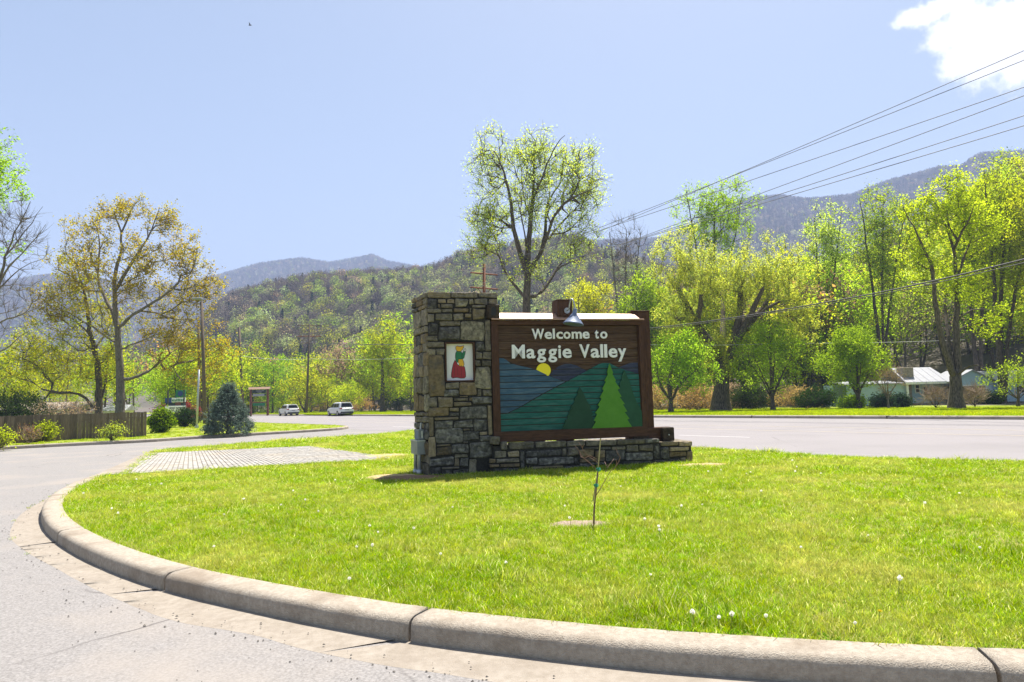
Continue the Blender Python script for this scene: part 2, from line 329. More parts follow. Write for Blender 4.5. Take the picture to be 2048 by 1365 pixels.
def add_cracks(m, scale, width, amt, dark):
    nt = m.node_tree; N = nt.nodes; L = nt.links; b = N['Principled BSDF']; src = b.inputs['Base Color'].links[0].from_socket
    tc = N.new('ShaderNodeTexCoord'); n1 = N.new('ShaderNodeTexNoise'); n1.inputs['Scale'].default_value = 1.6; n1.inputs['Detail'].default_value = 6; L.new(tc.outputs['Object'], n1.inputs['Vector'])
    mx = N.new('ShaderNodeMix'); mx.data_type = 'VECTOR'; mx.inputs[0].default_value = .22; L.new(tc.outputs['Object'], mx.inputs[4]); L.new(n1.outputs['Color'], mx.inputs[5])
    vo = N.new('ShaderNodeTexVoronoi'); vo.feature = 'DISTANCE_TO_EDGE'; vo.inputs['Scale'].default_value = scale; L.new(mx.outputs[1], vo.inputs['Vector'])
    mr = N.new('ShaderNodeMapRange'); mr.inputs[1].default_value = 0; mr.inputs[2].default_value = width; mr.inputs[3].default_value = 1; mr.inputs[4].default_value = 0; L.new(vo.outputs['Distance'], mr.inputs[0])
    n2 = N.new('ShaderNodeTexNoise'); n2.inputs['Scale'].default_value = .45; L.new(tc.outputs['Object'], n2.inputs['Vector'])
    m2 = N.new('ShaderNodeMapRange'); m2.inputs[1].default_value = .45; m2.inputs[2].default_value = .6; m2.inputs[4].default_value = amt; L.new(n2.outputs[0], m2.inputs[0])
    mu = N.new('ShaderNodeMath'); mu.operation = 'MULTIPLY'; L.new(mr.outputs[0], mu.inputs[0]); L.new(m2.outputs[0], mu.inputs[1])
    c = N.new('ShaderNodeMix'); c.data_type = 'RGBA'; L.new(mu.outputs[0], c.inputs[0]); L.new(src, c.inputs[6]); c.inputs[7].default_value = (*dark, 1); L.new(c.outputs[2], b.inputs['Base Color'])
add_cracks(M['asphalt'], .33, .006, .75, (.07, .062, .06)); add_cracks(M['mainroad'], .12, .004, .6, (.10, .09, .09))
# ------------------------------------------------------------------ the ground, roads, kerbs, lawns
def P2(px, py, z=0.0): return G(px, py, z)[:2]
FA, FB = P2(2048, 840), P2(500, 831)              # far kerb of the main road
fdir = (FB - FA) / np.linalg.norm(FB - FA); fnor = np.array([fdir[1], -fdir[0]])
if fnor[1] < 0: fnor = -fnor
def sdist(x, y): return (x - FA[0]) * fnor[0] + (y - FA[1]) * fnor[1]
def zfar(s): return 0.14 - 0.30 * np.clip((s - 4) / 25, 0, 1)
def sstep(t): t = np.clip(t, 0, 1); return t * t * (3 - 2 * t)

RIDGES = [
  (165, 520, 34, [(-200, 735), (250, 690), (390, 660), (420, 612), (470, 582), (560, 562), (640, 552), (720, 543), (800, 539), (860, 533), (920, 508), (1000, 492), (1150, 470), (1200, 498), (1300, 520), (1400, 545), (1600, 560), (2300, 560)]),
  (82, 240, 0, [(-300, 820), (1200, 795), (1330, 770), (1450, 735), (1600, 680), (1800, 590), (1950, 510), (2048, 450), (2300, 360), (2700, 350)]),
  (900, 2400, 4, [(-300, 560), (0, 575), (140, 560), (300, 580), (430, 558), (520, 535), (600, 527), (660, 536), (720, 524), (745, 517), (775, 530), (830, 541), (1200, 560), (2300, 560)]),
  (600, 1900, 5, [(-300, 760), (700, 640), (900, 560), (1100, 500), (1200, 490), (1320, 484), (1420, 446), (1500, 409), (1560, 405), (1620, 413), (1700, 403), (1780, 373), (1880, 348), (1922, 347), (1960, 321), (2048, 318), (2300, 300), (2700, 320)]),
]
_R = []
for r0, r1, dy, pts in RIDGES:
    az, el = zip(*[azel(px, py + dy) for px, py in pts]); _R.append((r0, r1, np.array(az), np.array(el)))
def fbm(x, y, sc, seed=0):
    v = 0; a = 1
    for k in range(4):
        f = sc * 2 ** k
        v = v + a * (np.sin(x * f * 1.3 + 1.7 * seed + k) * np.cos(y * f * 1.1 + 2.3 * k + seed) + np.sin((x + y) * f * .7 + 3 * k)) * .5; a *= .5
    return v
def terrain(x, y, which=None):
    x = np.asarray(x, float); y = np.asarray(y, float)
    r = np.hypot(x, y); a = np.arctan2(x, y); z = np.full_like(r, -1e9)
    for k, (r0, r1, az, el) in enumerate(_R):
        if which is not None and k not in which: continue
        crest = np.maximum(r1 * np.interp(a, az, el) + CAM_H, 0)
        t = (r - r0) / (r1 - r0)
        h = np.where(r < r1, crest * (0.75 * sstep(t) + 0.25 * np.clip(t, 0, 1)), crest * np.clip(1 - 0.5 * (r - r1) / r1, 0, 1))
        rel = np.clip(t, 0, 1) * np.clip((1.25 - t) * 2, 0.1, 1)
        h = h + rel * (1 - np.clip(t, 0, 1) ** 2) * r1 * 0.02 * fbm(x, y, 14.0 / r1, k)
        z = np.maximum(z, h)
    s = sdist(x, y); return z * np.maximum(sstep((s - 28) / 40), sstep((r - 340) / 160)) + zfar(s)

def sheet(name, pts, z, mat, kind='structure'):
    return props(mk(name, [(p[0], p[1], z) for p in pts], [tuple(range(len(pts)))], mat), kind=kind)
props(mk('ground', [(-9000, -9000, -.22), (9000, -9000, -.22), (9000, 9000, -.22), (-9000, 9000, -.22)], [(0, 1, 2, 3)], M['soil']), kind='structure')
# hills: one polar sheet
nA, nRr = 300, 150
azs = np.linspace(-1.25, 1.25, nA); rs = 26 * (4600 / 26) ** np.linspace(0, 1, nRr)
AZ, RR = np.meshgrid(azs, rs); X = RR * np.sin(AZ); Y = RR * np.cos(AZ)
S = sdist(X, Y); Z = terrain(X, Y)
Z = np.where((S < 27) & (RR < 340), -.2, np.where((S < 33) & (RR < 340), Z - .2 + .2 * (S - 27) / 6, Z))
idx = np.arange(nA * nRr).reshape(nRr, nA)
F = np.stack([idx[:-1, :-1], idx[:-1, 1:], idx[1:, 1:], idx[1:, :-1]], -1).reshape(-1, 4)
props(mk('hills', np.stack([X, Y, Z], -1).reshape(-1, 3), F, M['hill'], smooth=True), kind='structure')

# far lawn strip beyond the road (kerb line out to the wood)
ts = np.linspace(-70, 320, 100); ss_ = np.array([0.45, 1.5, 4, 8, 12, 16, 20, 24, 29, 36])
V = []; 
for s in ss_:
    for t in ts:
        p = FA + fdir * t + fnor * s; V.append((p[0], p[1], zfar(s) + (0.02 * fbm(np.array(p[0]), np.array(p[1]), .5) if s > 1 else 0)))
idx = np.arange(len(V)).reshape(len(ss_), len(ts))
props(mk('far_lawn', V, np.stack([idx[:-1, :-1], idx[:-1, 1:], idx[1:, 1:], idx[1:, :-1]], -1).reshape(-1, 4), M['farlawn'], smooth=True), kind='structure')
# roads
NA, NB = P2(2048, 938), P2(830, 866)
ndir = (NB - NA) / np.linalg.norm(NB - NA)
road = [NA - ndir * 70, NA + ndir * 330, FA + fdir * 320, FA - fdir * 70]
mr = sheet('main_road', road, 0.0, M['mainroad'])
sheet('side_street', [(-70, -14), (24, -14), (24, 2), NA - ndir * 8 + np.array([.4, .4]), NB + ndir * 30 + np.array([.3, .3]), (-70, 70)], -0.006, M['asphalt'])
# painted lines on the main road
def lane_line(f, t0, t1, w, mat, name):
    a0 = NA + (FA - NA) * f; a1 = NB + ndir * 0 + ((FB - NB) * 0)
    d = fdir; n = fnor; q0 = a0 + d * t0; q1 = a0 + d * t1
    return props(mk(name, [(*(q0 - n * w), .004), (*(q1 - n * w), .004), (*(q1 + n * w), .004), (*(q0 + n * w), .004)], [(0, 1, 2, 3)], mat, parent=mr))
for f in (.46, .60):
    lane_line(f, -40, 160, .055, M['paint_y'], 'lane_line')
for f, t00 in ((.27, -3.4), (.80, 3.0)):
    for k in range(-2, 10): lane_line(f, t00 + k * 11.5, t00 + k * 11.5 + 3.1, .05, M['paint_w'], 'lane_dash')

def kerb_strip(parent, pts, prof, mat, name, gaps=()):
    """sweep prof [(inward, z)] along 2-D polyline pts (inward = left of travel)"""
    pts = np.array(pts); d = np.gradient(pts, axis=0); d /= np.linalg.norm(d, axis=1)[:, None]; n = np.stack([-d[:, 1], d[:, 0]], 1)
    V = [(*(p + nn * a), z) for p, nn in zip(pts, n) for a, z in prof]; k = len(prof)
    F = [(i * k + j, (i + 1) * k + j, (i + 1) * k + j + 1, i * k + j + 1) for i in range(len(pts) - 1) for j in range(k - 1)]
    F += [tuple(range(k)), tuple(range((len(pts) - 1) * k, len(pts) * k))[::-1]]
    return mk(name, V, F, mat, parent, smooth=False)
def resample(pts, step):
    pts = np.array(pts, float); L = np.r_[0, np.cumsum(np.linalg.norm(np.diff(pts, axis=0), axis=1))]
    n = max(2, int(L[-1] / step)); t = np.linspace(0, L[-1], n)
    return np.stack([np.interp(t, L, pts[:, i]) for i in range(pts.shape[1])], 1)
def smooth_line(pts, it=2):
    pts = np.array(pts, float)
    for _ in range(it):
        q = [pts[0]]
        for a, b in zip(pts[:-1], pts[1:]): q += [a * .75 + b * .25, a * .25 + b * .75]
        pts = np.array(q + [pts[-1]])
    return pts
KZ = .145
O_px = [(200, 946), (165, 957), (130, 972), (102, 987), (86, 1003), (80, 1020), (90, 1045), (135, 1078), (210, 1112), (325, 1150), (480, 1183), (650, 1215), (826, 1243), (1000, 1263), (1150, 1279), (1300, 1293), (1500, 1307), (1750, 1323), (2048, 1338), (2300, 1350)]
O = smooth_line([P2(x, y, KZ) for x, y in O_px])
tail_dir = O[-1] - O[-4]; tail_dir /= np.linalg.norm(tail_dir)
O = resample(np.vstack([O, O[-1] + tail_dir * 3, O[-1] + tail_dir * 9]), .12)
def at_px(poly, px, py, z): 
    q = P2(px, py, z); return int(np.argmin(np.linalg.norm(poly - q, axis=1)))
joints = sorted({0, len(O) - 1, at_px(O, 112, 1064, KZ), at_px(O, 323, 1150, KZ), at_px(O, 826, 1243, KZ), at_px(O, 2012, 1336, KZ)})
kerb = thing('kerb', None, None, kind='structure')
prof = [(0, -.05), (0.006, .10), (.018, .128), (.045, .146), (.085, .152), (.25, .158), (.275, .15), (.275, -.05)]
NRk = np.random.default_rng(3)
def kerb_piece(pts, name, parent, mat):
    pts = pts.copy(); pts[0] += (pts[1] - pts[0]) * .09; pts[-1] += (pts[-2] - pts[-1]) * .09
    o = kerb_strip(parent, pts, prof, mat, name)
    me = o.data; k = len(prof)
    for p in me.polygons: p.use_smooth = len(p.vertices) == 4
    for v in me.vertices:
        j = v.index % k
        if 1 <= j <= 5: v.co.z += .0025 * NRk.standard_normal() ; v.co.x += .002 * NRk.standard_normal()
    return o
for a, b in zip(joints[:-1], joints[1:]): kerb_piece(O[a:b + 1], 'kerb_segment', kerb, M['concrete'])
# gutter apron in front of the kerb
g_px = [(150, 962), (113, 987), (59, 1015), (30, 1039), (19, 1061), (22, 1079), (56, 1108), (113, 1135), (184, 1177), (267, 1212), (356, 1245), (505, 1266), (581, 1293), (759, 1329), (861, 1341), (988, 1363), (1200, 1388), (1500, 1412), (2048, 1440)]
gl = smooth_line([P2(x, y, 0) for x, y in g_px]); gl = np.vstack([gl, gl[-1] + tail_dir * 9])
gl = resample(gl, .12); no = len(O); ng = len(gl)
def gut(t0, t1):
    n = 40; V = []; 
    for t in np.linspace(t0, t1, n):
        a = gl[min(ng - 1, int(t * (ng - 1)))]; b = O[min(no - 1, int(t * (no - 1)))]
        wob = .003 * math.sin(t * 310 + 3 * math.sin(t * 41)) + .006 * math.sin(t * 67 + 1)
        for q in np.linspace(0, 1, 4):
            p = a * (1 - q) + (b + (b - a) / np.linalg.norm(b - a) * .03) * q
            if q == 0: p = p + (a - b) / np.linalg.norm(a - b) * wob
            V.append((p[0], p[1], -.0055 + .012 * q))
    F = [(i * 4 + j, (i + 1) * 4 + j, (i + 1) * 4 + j + 1, i * 4 + j + 1) for i in range(n - 1) for j in range(3)]
    return mk('gutter_slab', V, F, M['gutter'], kerb, smooth=True)
js = [j / (no - 1) for j in joints]
for a, b in zip(js[:-1], js[1:]): gut(a + .00012, b - .00012)

# island lawn
dO = np.gradient(O, axis=0); dO /= np.linalg.norm(dO, axis=1)[:, None]; Oin = O + np.stack([-dO[:, 1], dO[:, 0]], 1) * .268
LZ = .135
isl = list(Oin[::2]) + [NA - ndir * 7] + [NA, P2(1700, 915, LZ), P2(1390, 896, LZ), NB, P2(770, 868, LZ), P2(700, 873, LZ), P2(560, 882, LZ), P2(420, 893, LZ), P2(330, 900, LZ), P2(305, 904, LZ), P2(240, 949, LZ)]
isl = np.array(isl)
mk_ = sheet('island_lawn', isl, LZ, M['lawnbase'])
# driveway ribbon and paver patch
rb = MB(); q = [P2(193, 949, .15), P2(240, 949, .15), P2(304, 906, .15), P2(284, 909, .15)]
rb.prism(q, lambda p: (p[0], p[1], -.02), lambda p: (p[0], p[1], .15)); props(rb.build('driveway_edge', M['gutter']), kind='structure')
pk = [P2(240, 949, .15), P2(800, 917, .15), P2(625, 892, .15), P2(304, 906, .15)]
patch = thing('paver_patch', None, None, kind='structure')
mk('paver_bed', [(p[0], p[1], LZ + .004) for p in pk], [(0, 1, 2, 3)], M['paverbed'], patch)
mb = MB(); V = []; F = []
au = pk[3] - pk[0]; wu = np.linalg.norm(au); bu = (pk[1] - pk[0]); wb = np.linalg.norm(bu); bd = bu / wb
ncol, nrow = int(wb / .115), int(wu / .22)
for c in range(ncol):
    for r in range(nrow):
        f0 = (c + .07) / ncol; f1 = (c + .86) / ncol; g0 = (r + .04) / nrow; g1 = (r + .95) / nrow
        def pt(f, g):
            lo = pk[0] * (1 - f) + pk[1] * f; hi = pk[3] * (1 - f) + pk[2] * f; return lo * (1 - g) + hi * g
        h = .152 + R.uniform(-.004, .004)
        qd = [pt(f0, g0), pt(f1, g0), pt(f1, g1), pt(f0, g1)]; b = len(V)
        V += [(p[0], p[1], LZ) for p in qd] + [(p[0], p[1], h) for p in qd]
        F += [(b + 4, b + 5, b + 6, b + 7)] + [(b + i, b + (i + 1) % 4, b + 4 + (i + 1) % 4, b + 4 + i) for i in range(4)]
props(mk('paver', V, F, M['paver'], patch), kind='stuff')

# left lawn with its kerb
LK_px = [(-420, 922), (-120, 908), (0, 900), (150, 892), (300, 885), (380, 879), (480, 873), (600, 866), (660, 862), (690, 859.5), (700, 856.5), (680, 854.5), (620, 852), (530, 849), (400, 842.5)]
LK = smooth_line([P2(x, y, 0) for x, y in LK_px], 1); LK = resample(LK, .5)
lk = thing('side_street_kerb', None, None, kind='structure')
prof2 = [(0, -.05), (.015, .11), (.05, .145), (.2, .15), (.22, -.05)]
step = 8
for i in range(0, len(LK) - 1, step):
    p = LK[i:min(i + step, len(LK) - 1) + 1].copy()
    if len(p) < 2: continue
    p[0] += (p[1] - p[0]) * .02
    kerb_strip(lk, p, prof2, M['concrete'], 'kerb_segment')
dL = np.gradient(LK, axis=0); dL /= np.linalg.norm(dL, axis=1)[:, None]; LKin = LK + np.stack([-dL[:, 1], dL[:, 0]], 1) * .2
left_poly = np.array(list(LKin) + [LKin[-1] + ndir * 120, (-150, 60), (-80, 24)])
sheet('left_lawn', left_poly, .13, M['farlawn'])
# far kerb
fk = thing('far_kerb', None, None, kind='structure')
gaps = [(t, t + 7.9) for t in np.arange(-66, 300, 8)]
gapx = (FA + 0); 
tdrive0 = float((P2(628, 833, 0) - FA) @ fdir); tdrive1 = float((P2(606, 833, 0) - FA) @ fdir)
for a, b in gaps:
    if b > tdrive0 and a < tdrive1: continue
    p = np.array([FA + fdir * (b + .08 - (b - a) * k / 4) for k in range(5)])
    # travel so that inward (left) points away from the road
    if np.dot(np.array([-(p[1] - p[0])[1], (p[1] - p[0])[0]]), fnor) < 0: p = p[::-1]
    kerb_strip(fk, p, [(0, -.05), (.02, .13), (.06, .165), (.45, .17), (.5, -.05)], M['concrete'], 'kerb_segment')

# ------------------------------------------------------------------ scattering (grass, woods) with geometry nodes
def source_collection(name, objs):
    c = bpy.data.collections.new(name)
    for o in objs:
        for uc in list(o.users_collection): uc.objects.unlink(o)
        c.objects.link(o)
    return c
def scatter(name, pts, idx, scl, rot, coll, kind='stuff', tilt=0.0):
    me = bpy.data.meshes.new(name); me.from_pydata(np.asarray(pts, np.float32), [], [])
    n = len(pts)
    a = me.attributes.new('pick', 'INT', 'POINT'); a.data.foreach_set('value', np.asarray(idx, np.int32))
    a = me.attributes.new('size', 'FLOAT_VECTOR', 'POINT'); a.data.foreach_set('vector', np.asarray(scl, np.float32).ravel())
    a = me.attributes.new('turn', 'FLOAT_VECTOR', 'POINT'); a.data.foreach_set('vector', np.asarray(rot, np.float32).ravel())
    o = bpy.data.objects.new(name, me); link(o); props(o, kind=kind)
    ng_ = bpy.data.node_groups.new(name + '_scatter', 'GeometryNodeTree')
    ng_.interface.new_socket('Geometry', in_out='INPUT', socket_type='NodeSocketGeometry'); ng_.interface.new_socket('Geometry', in_out='OUTPUT', socket_type='NodeSocketGeometry')
    N = ng_.nodes; L = ng_.links
    gi = N.new('NodeGroupInput'); go = N.new('NodeGroupOutput'); ip = N.new('GeometryNodeInstanceOnPoints'); ci = N.new('GeometryNodeCollectionInfo')
    ci.inputs['Collection'].default_value = coll; ci.inputs['Separate Children'].default_value = True; ci.inputs['Reset Children'].default_value = True
    L.new(gi.outputs[0], ip.inputs['Points']); L.new(ci.outputs[0], ip.inputs['Instance']); ip.inputs['Pick Instance'].default_value = True
    for nm, dt, sock in (('pick', 'INT', 'Instance Index'), ('turn', 'FLOAT_VECTOR', 'Rotation'), ('size', 'FLOAT_VECTOR', 'Scale')):
        na = N.new('GeometryNodeInputNamedAttribute'); na.data_type = dt; na.inputs['Name'].default_value = nm
        L.new(na.outputs['Attribute'], ip.inputs[sock])
    L.new(ip.outputs[0], go.inputs[0])
    md = o.modifiers.new('scatter', 'NODES'); md.node_group = ng_
    return o
def in_poly(P, poly):
    x, y = P[:, 0], P[:, 1]; c = np.zeros(len(P), bool); n = len(poly); j = n - 1
    for i in range(n):
        xi, yi = poly[i]; xj, yj = poly[j]
        if yi != yj:
            k = ((yi > y) != (yj > y)) & (x < (xj - xi) * (y - yi) / (yj - yi) + xi); c ^= k
        j = i
    return c
def clump(name, n, rad, h, w, mat, lean=.5, seed=0, seg=2):
    rg = np.random.default_rng(seed); V = []; F = []; var = []
    for i in range(n):
        a = rg.uniform(0, 6.283); r = rad * math.sqrt(rg.uniform()); p = np.array([r * math.cos(a), r * math.sin(a), -.01])
        b = rg.uniform(0, 6.283); dirn = np.array([math.cos(b), math.sin(b), 0]); side = np.array([-math.sin(b), math.cos(b), 0])
        c = rg.uniform(0, 6.283); side = side * math.cos(c) + dirn * math.sin(c) * .7
        hh = h * rg.uniform(.5, 1.15); ww = w * rg.uniform(.7, 1.2); ln = lean * rg.uniform(.2, 1.3); v = rg.uniform()
        base = len(V)
        for k in range(seg + 1):
            t = k / seg; c_ = p + np.array([0, 0, hh * (t - .25 * ln * t * t)]) + dirn * hh * ln * t * t; wk = ww * (1 - t * .85)
            V += [c_ - side * wk, c_ + side * wk]
        for k in range(seg): F.append((base + 2 * k, base + 2 * k + 1, base + 2 * k + 3, base + 2 * k + 2)); var.append(v)
    o = mk(name, V, F, mat, var=var); return o
gsrc = [clump('grass_clump', 16, .055, .062, .0032, M['grass'], .7, k) for k in range(7)] + [clump('grass_clump', 22, .07, .10, .0036, M['grass'], .6, 20 + k) for k in range(2)]
gsrc += [clump('grass_clump', 9, .05, .025, .009, M['clover'], 1.2, 40)]
gcol = source_collection('grass_sources', gsrc)
fsrc = [clump('far_clump', 22, .16, .10, .012, M['grassfar'], .6, 60 + k) for k in range(5)]
fcol = source_collection('far_grass_sources', fsrc)
pave_poly = np.array(pk)
def grow(poly, n, dist_full, power, lim=1e9):
    lo, hi = poly.min(0), poly.max(0); P = NR.uniform(lo, hi, (n, 2)); d = np.hypot(P[:, 0], P[:, 1])
    keep = (NR.uniform(size=n) < np.minimum(1, (dist_full / d) ** power)) & (P[:, 1] > 1.0) & (np.abs(P[:, 0]) < P[:, 1] * 1.2 + 4) & (d < lim)
    P = P[keep]; return P[in_poly(P, poly)]
# ------------------------------------------------------------------ the welcome sign
A_SIGN = math.radians(14.5)
S0 = G(859, 951, .13); S0[2] = .13
UA = np.array([math.cos(A_SIGN), math.sin(A_SIGN), 0]); VA = np.array([-math.sin(A_SIGN), math.cos(A_SIGN), 0])
def SP(px, py, c=0.0):
    """pixel -> (u, w) on the plane v = c of the sign's own frame"""
    d = ray(px, py); t = ((S0 + VA * c - CPOS) @ VA) / (d @ VA); p = CPOS + d * t - S0
    return float(p @ UA), float(p[2])
def rect(x0, y0, x1, y1, c=0.0):
    xm, ym = (x0 + x1) / 2, (y0 + y1) / 2
    return SP(x0, ym, c)[0], SP(x1, ym, c)[0], SP(xm, y1, c)[1], SP(xm, y0, c)[1]
Z2 = lambda x, y: (820 + .14658 * x, 570 + .14658 * y)
Z3 = lambda x, y: (820 + .16116 * x, 760 + .16116 * y)
Z6 = lambda x, y: (980 + .20508 * x, 840 + .20508 * y)
Z5 = lambda x, y: (980 + .16602 * x, 700 + .16602 * y)
Z4 = lambda x, y: (1010 + .14648 * x, 580 + .14648 * y)
SMAT = {'d': 's_dark', 'D': 's_dgrey', 'g': 's_grey', 'l': 's_lgrey', 't': 's_tan', 'b': 's_brown'}
SR = np.random.default_rng(11)
def stone(parent, a0, a1, b0, b1, kind, org, da, db, dn, proud=.03):
    """irregular block: outline of 12 points, three rings and a rough face; a along da, b along db, dn outward"""
    w, h = a1 - a0, b1 - b0; j = min(w, h) * .075; gap = .008
    cs = [(a0 + gap, b0 + gap), (a1 - gap, b0 + gap), (a1 - gap, b1 - gap), (a0 + gap, b1 - gap)]
    cs = [(x + SR.normal(0, j * .7), y + SR.normal(0, j * .7)) for x, y in cs]
    out = []
    for k in range(4):
        p, q = cs[k], cs[(k + 1) % 4]
        for t in (.07, .5, .93): out.append((p[0] + (q[0] - p[0]) * t + (SR.normal(0, j * .28)), p[1] + (q[1] - p[1]) * t + SR.normal(0, j * .28)))
    ca, cb = (a0 + a1) / 2, (b0 + b1) / 2; pr = proud * SR.uniform(.4, 1.5)
    V = []; ins = min(w, h) * .09
    rings = [(-.09, 0), (pr * .45, 0), (pr, ins), (pr * 1.15, min(w, h) * .30)]
    for n_, i_ in rings:
        for (x, y) in out:
            dx, dy = ca - x, cb - y; m = math.hypot(dx, dy) + 1e-6; f = min(i_ / m, .8)
            nn = n_ + (SR.normal(0, .005) if i_ else 0)
            V.append(org + da * (x + dx * f) + db * (y + dy * f) + dn * nn)
    V.append(org + da * ca + db * cb + dn * (pr * 1.1 + SR.normal(0, .008)))
    n = 12; F = []
    for r_ in range(3):
        for k in range(n): F.append((r_ * n + k, r_ * n + (k + 1) % n, (r_ + 1) * n + (k + 1) % n, (r_ + 1) * n + k))
    for k in range(n): F.append((3 * n + k, 3 * n + (k + 1) % n, 4 * n))
    return mk('stone', V, F, M[SMAT[kind]], parent)

sign = thing('stone_pillar_wall', 'rough stone pillar and low stacked-stone wall holding the town welcome sign', 'stone wall', S0, A_SIGN)
e1, e2, e3 = np.array([1., 0, 0]), np.array([0., 1, 0]), np.array([0., 0, 1])
Z0 = np.zeros(3)
PW = SP(997, 620)[0]; PH = SP(930, 586)[1]; PD = .95
BV = -.16                                          # front of the low wall stands a little proud of the pillar
pf = [  # zoom 2 rectangles
 (235,92,555,185,'t'),(560,98,920,185,'g'),(930,104,1200,185,'g'),(235,195,370,328,'d'),(375,195,492,252,'t'),(500,190,605,254,'t'),(378,262,408,320,'t'),(412,262,585,322,'g'),(610,190,790,312,'l'),(800,190,868,275,'g'),(875,192,1056,270,'g'),(1064,192,1195,270,'t'),
 (228,328,430,390,'g'),(436,328,582,378,'g'),(588,318,800,378,'b'),(806,318,838,386,'g'),(840,276,1032,318,'g'),(846,324,1034,465,'t'),
 (236,398,335,512,'g'),(340,386,578,492,'l'),(585,390,735,486,'g'),(742,392,840,456,'t'),(740,462,845,478,'g'),
 (252,520,396,690,'d'),(402,496,686,566,'g'),(384,574,682,770,'d'),(690,484,1012,772,'l'),(1020,478,1112,910,'g'),
 (222,694,378,772,'g'),(220,778,470,862,'g'),(230,868,355,962,'g'),(360,868,478,962,'g'),
 (890,780,1015,905,'D'),(892,912,985,1020,'g'),(990,916,1114,1018,'g'),(892,1024,968,1115,'g'),(974,1024,1114,1116,'g'),(892,1122,1114,1440,'l'),(256,970,480,1521,'b')]
pg = [  # zoom 3
 (440,38,608,114,'g'),(614,30,826,192,'b'),(414,120,608,210,'D'),(832,116,890,205,'g'),(895,120,1018,205,'g'),
 (222,214,340,342,'g'),(346,214,532,340,'t'),(540,224,720,264,'g'),(726,210,806,264,'b'),(614,197,720,219,'t'),(538,272,760,330,'t'),(768,214,1018,304,'D'),
 (222,347,480,455,'b'),(486,342,606,396,'t'),(486,402,606,452,'D'),(612,338,956,488,'D'),(962,310,1024,690,'t'),
 (230,460,294,705,'t'),(300,460,602,500,'t'),(304,506,540,600,'D'),(546,500,782,600,'D'),(788,494,956,634,'D'),(232,710,322,960,'t'),
 (304,606,655,790,'D'),(660,604,742,632,'t'),(748,604,782,632,'D'),(660,638,855,754,'D'),(862,640,962,686,'t'),(862,692,1000,764,'D'),(660,758,722,790,'g'),
 (330,796,502,826,'t'),(330,830,520,942,'b'),(512,796,726,916,'D'),(732,768,1030,976,'D'),
 (240,964,546,1072,'D'),(552,922,718,966,'l'),(552,970,610,1072,'t'),(616,970,722,1080,'D'),(728,982,830,1168,'g'),
 (388,1078,612,1106,'g'),(242,1080,384,1210,'d'),(390,1110,530,1200,'d'),(534,1110,724,1190,'d')]
for lst, Zf in ((pf, Z2), (pg, Z3)):
    for x0, y0, x1, y1, k in lst:
        (ax, ay), (bx, by) = Zf(x0, y0), Zf(x1, y1)
        a0, a1, b0, b1 = rect(ax, ay, bx, by); stone(sign, a0, a1, b0, b1, k, Z0, e1, e3, -e2)
bs = [(5,160,95,250,'g'),(100,212,175,300,'g'),(180,212,430,290,'g'),(438,208,745,272,'l'),(750,204,925,262,'g'),(930,198,1230,256,'g'),(1236,186,1500,238,'g'),(1505,182,1650,230,'D'),
 (45,305,163,372,'g'),(168,305,286,364,'t'),(292,300,338,480,'D'),(342,292,700,362,'d'),(705,278,748,350,'g'),(752,270,862,352,'g'),(868,292,1018,366,'b'),(1024,300,1120,372,'b'),(915,264,1052,288,'g'),(1058,262,1180,294,'D'),(1124,300,1312,400,'D'),(1186,258,1322,292,'g'),(1328,244,1444,312,'g'),(1448,240,1590,302,'g'),(1318,318,1585,400,'D'),(1594,240,1655,380,'D'),
 (58,374,288,420,'g'),(345,370,466,440,'D'),(470,366,815,442,'D'),(820,372,866,442,'d'),(870,372,1118,412,'b'),(870,416,1118,440,'D'),(395,448,715,476,'t'),(0,380,54,424,'b'),(95,424,290,462,'b'),(0,428,92,466,'b'),(8,468,286,560,'d'),(292,484,392,540,'d'),(396,480,716,530,'d'),(722,446,1000,520,'d'),(1005,444,1300,512,'d'),(1304,404,1590,500,'d'),
 (1660,208,1830,256,'t'),(1836,204,1972,256,'t'),(1660,262,1740,380,'D'),(1746,262,1935,304,'t'),(1746,310,1914,360,'b'),(1598,386,1855,480,'d'),(1860,366,1914,460,'t'),(1920,308,1976,462,'b')]
for x0, y0, x1, y1, k in bs:
    (ax, ay), (bx, by) = Z6(x0, y0), Z6(x1, y1)
    a0, a1, b0, b1 = rect(ax, ay, bx, by, BV); stone(sign, a0, a1, b0, b1, k, np.array([0, BV, 0]), e1, e3, -e2, .035)
# left face of the pillar, splayed outwards towards the back
dl = ray(829, 770); den = VA * 1.0
t = ((S0 + VA * PD - CPOS) @ VA) / (dl @ VA); UB = float((CPOS + dl * t - S0) @ UA)
lside = np.array([UB, PD, 0]); LL = np.linalg.norm(lside); ld = lside / LL; ln_ = np.array([-ld[1], ld[0], 0])
if ln_[0] > 0: ln_ = -ln_
z = -.05; kinds = 'gggbDtgltdgb'
while z < PH - .04:
    h = min(SR.choice([.09, .13, .17, .22, .28, .36]), PH - z); 
    if PH - z - h < .05: h = PH - z
    a = 0.0
    while a < LL - .01:
        w = SR.uniform(.18, .5); w = LL - a if LL - a - w < .13 else w
        stone(sign, a, a + w, z, z + h, kinds[SR.integers(len(kinds))], Z0, ld, e3, ln_, .028); a += w
    z += h
# mortar core
BE = SP(*Z6(1974, 330), BV)[0]; BT = SP(*Z6(900, 215), BV)[1]; BT2 = SP(*Z6(1800, 212), BV)[1]; BM = SP(*Z6(1655, 230), BV)[0]
core = MB()
alc = rect(*Z2(486, 786), *Z2(884, 1318))
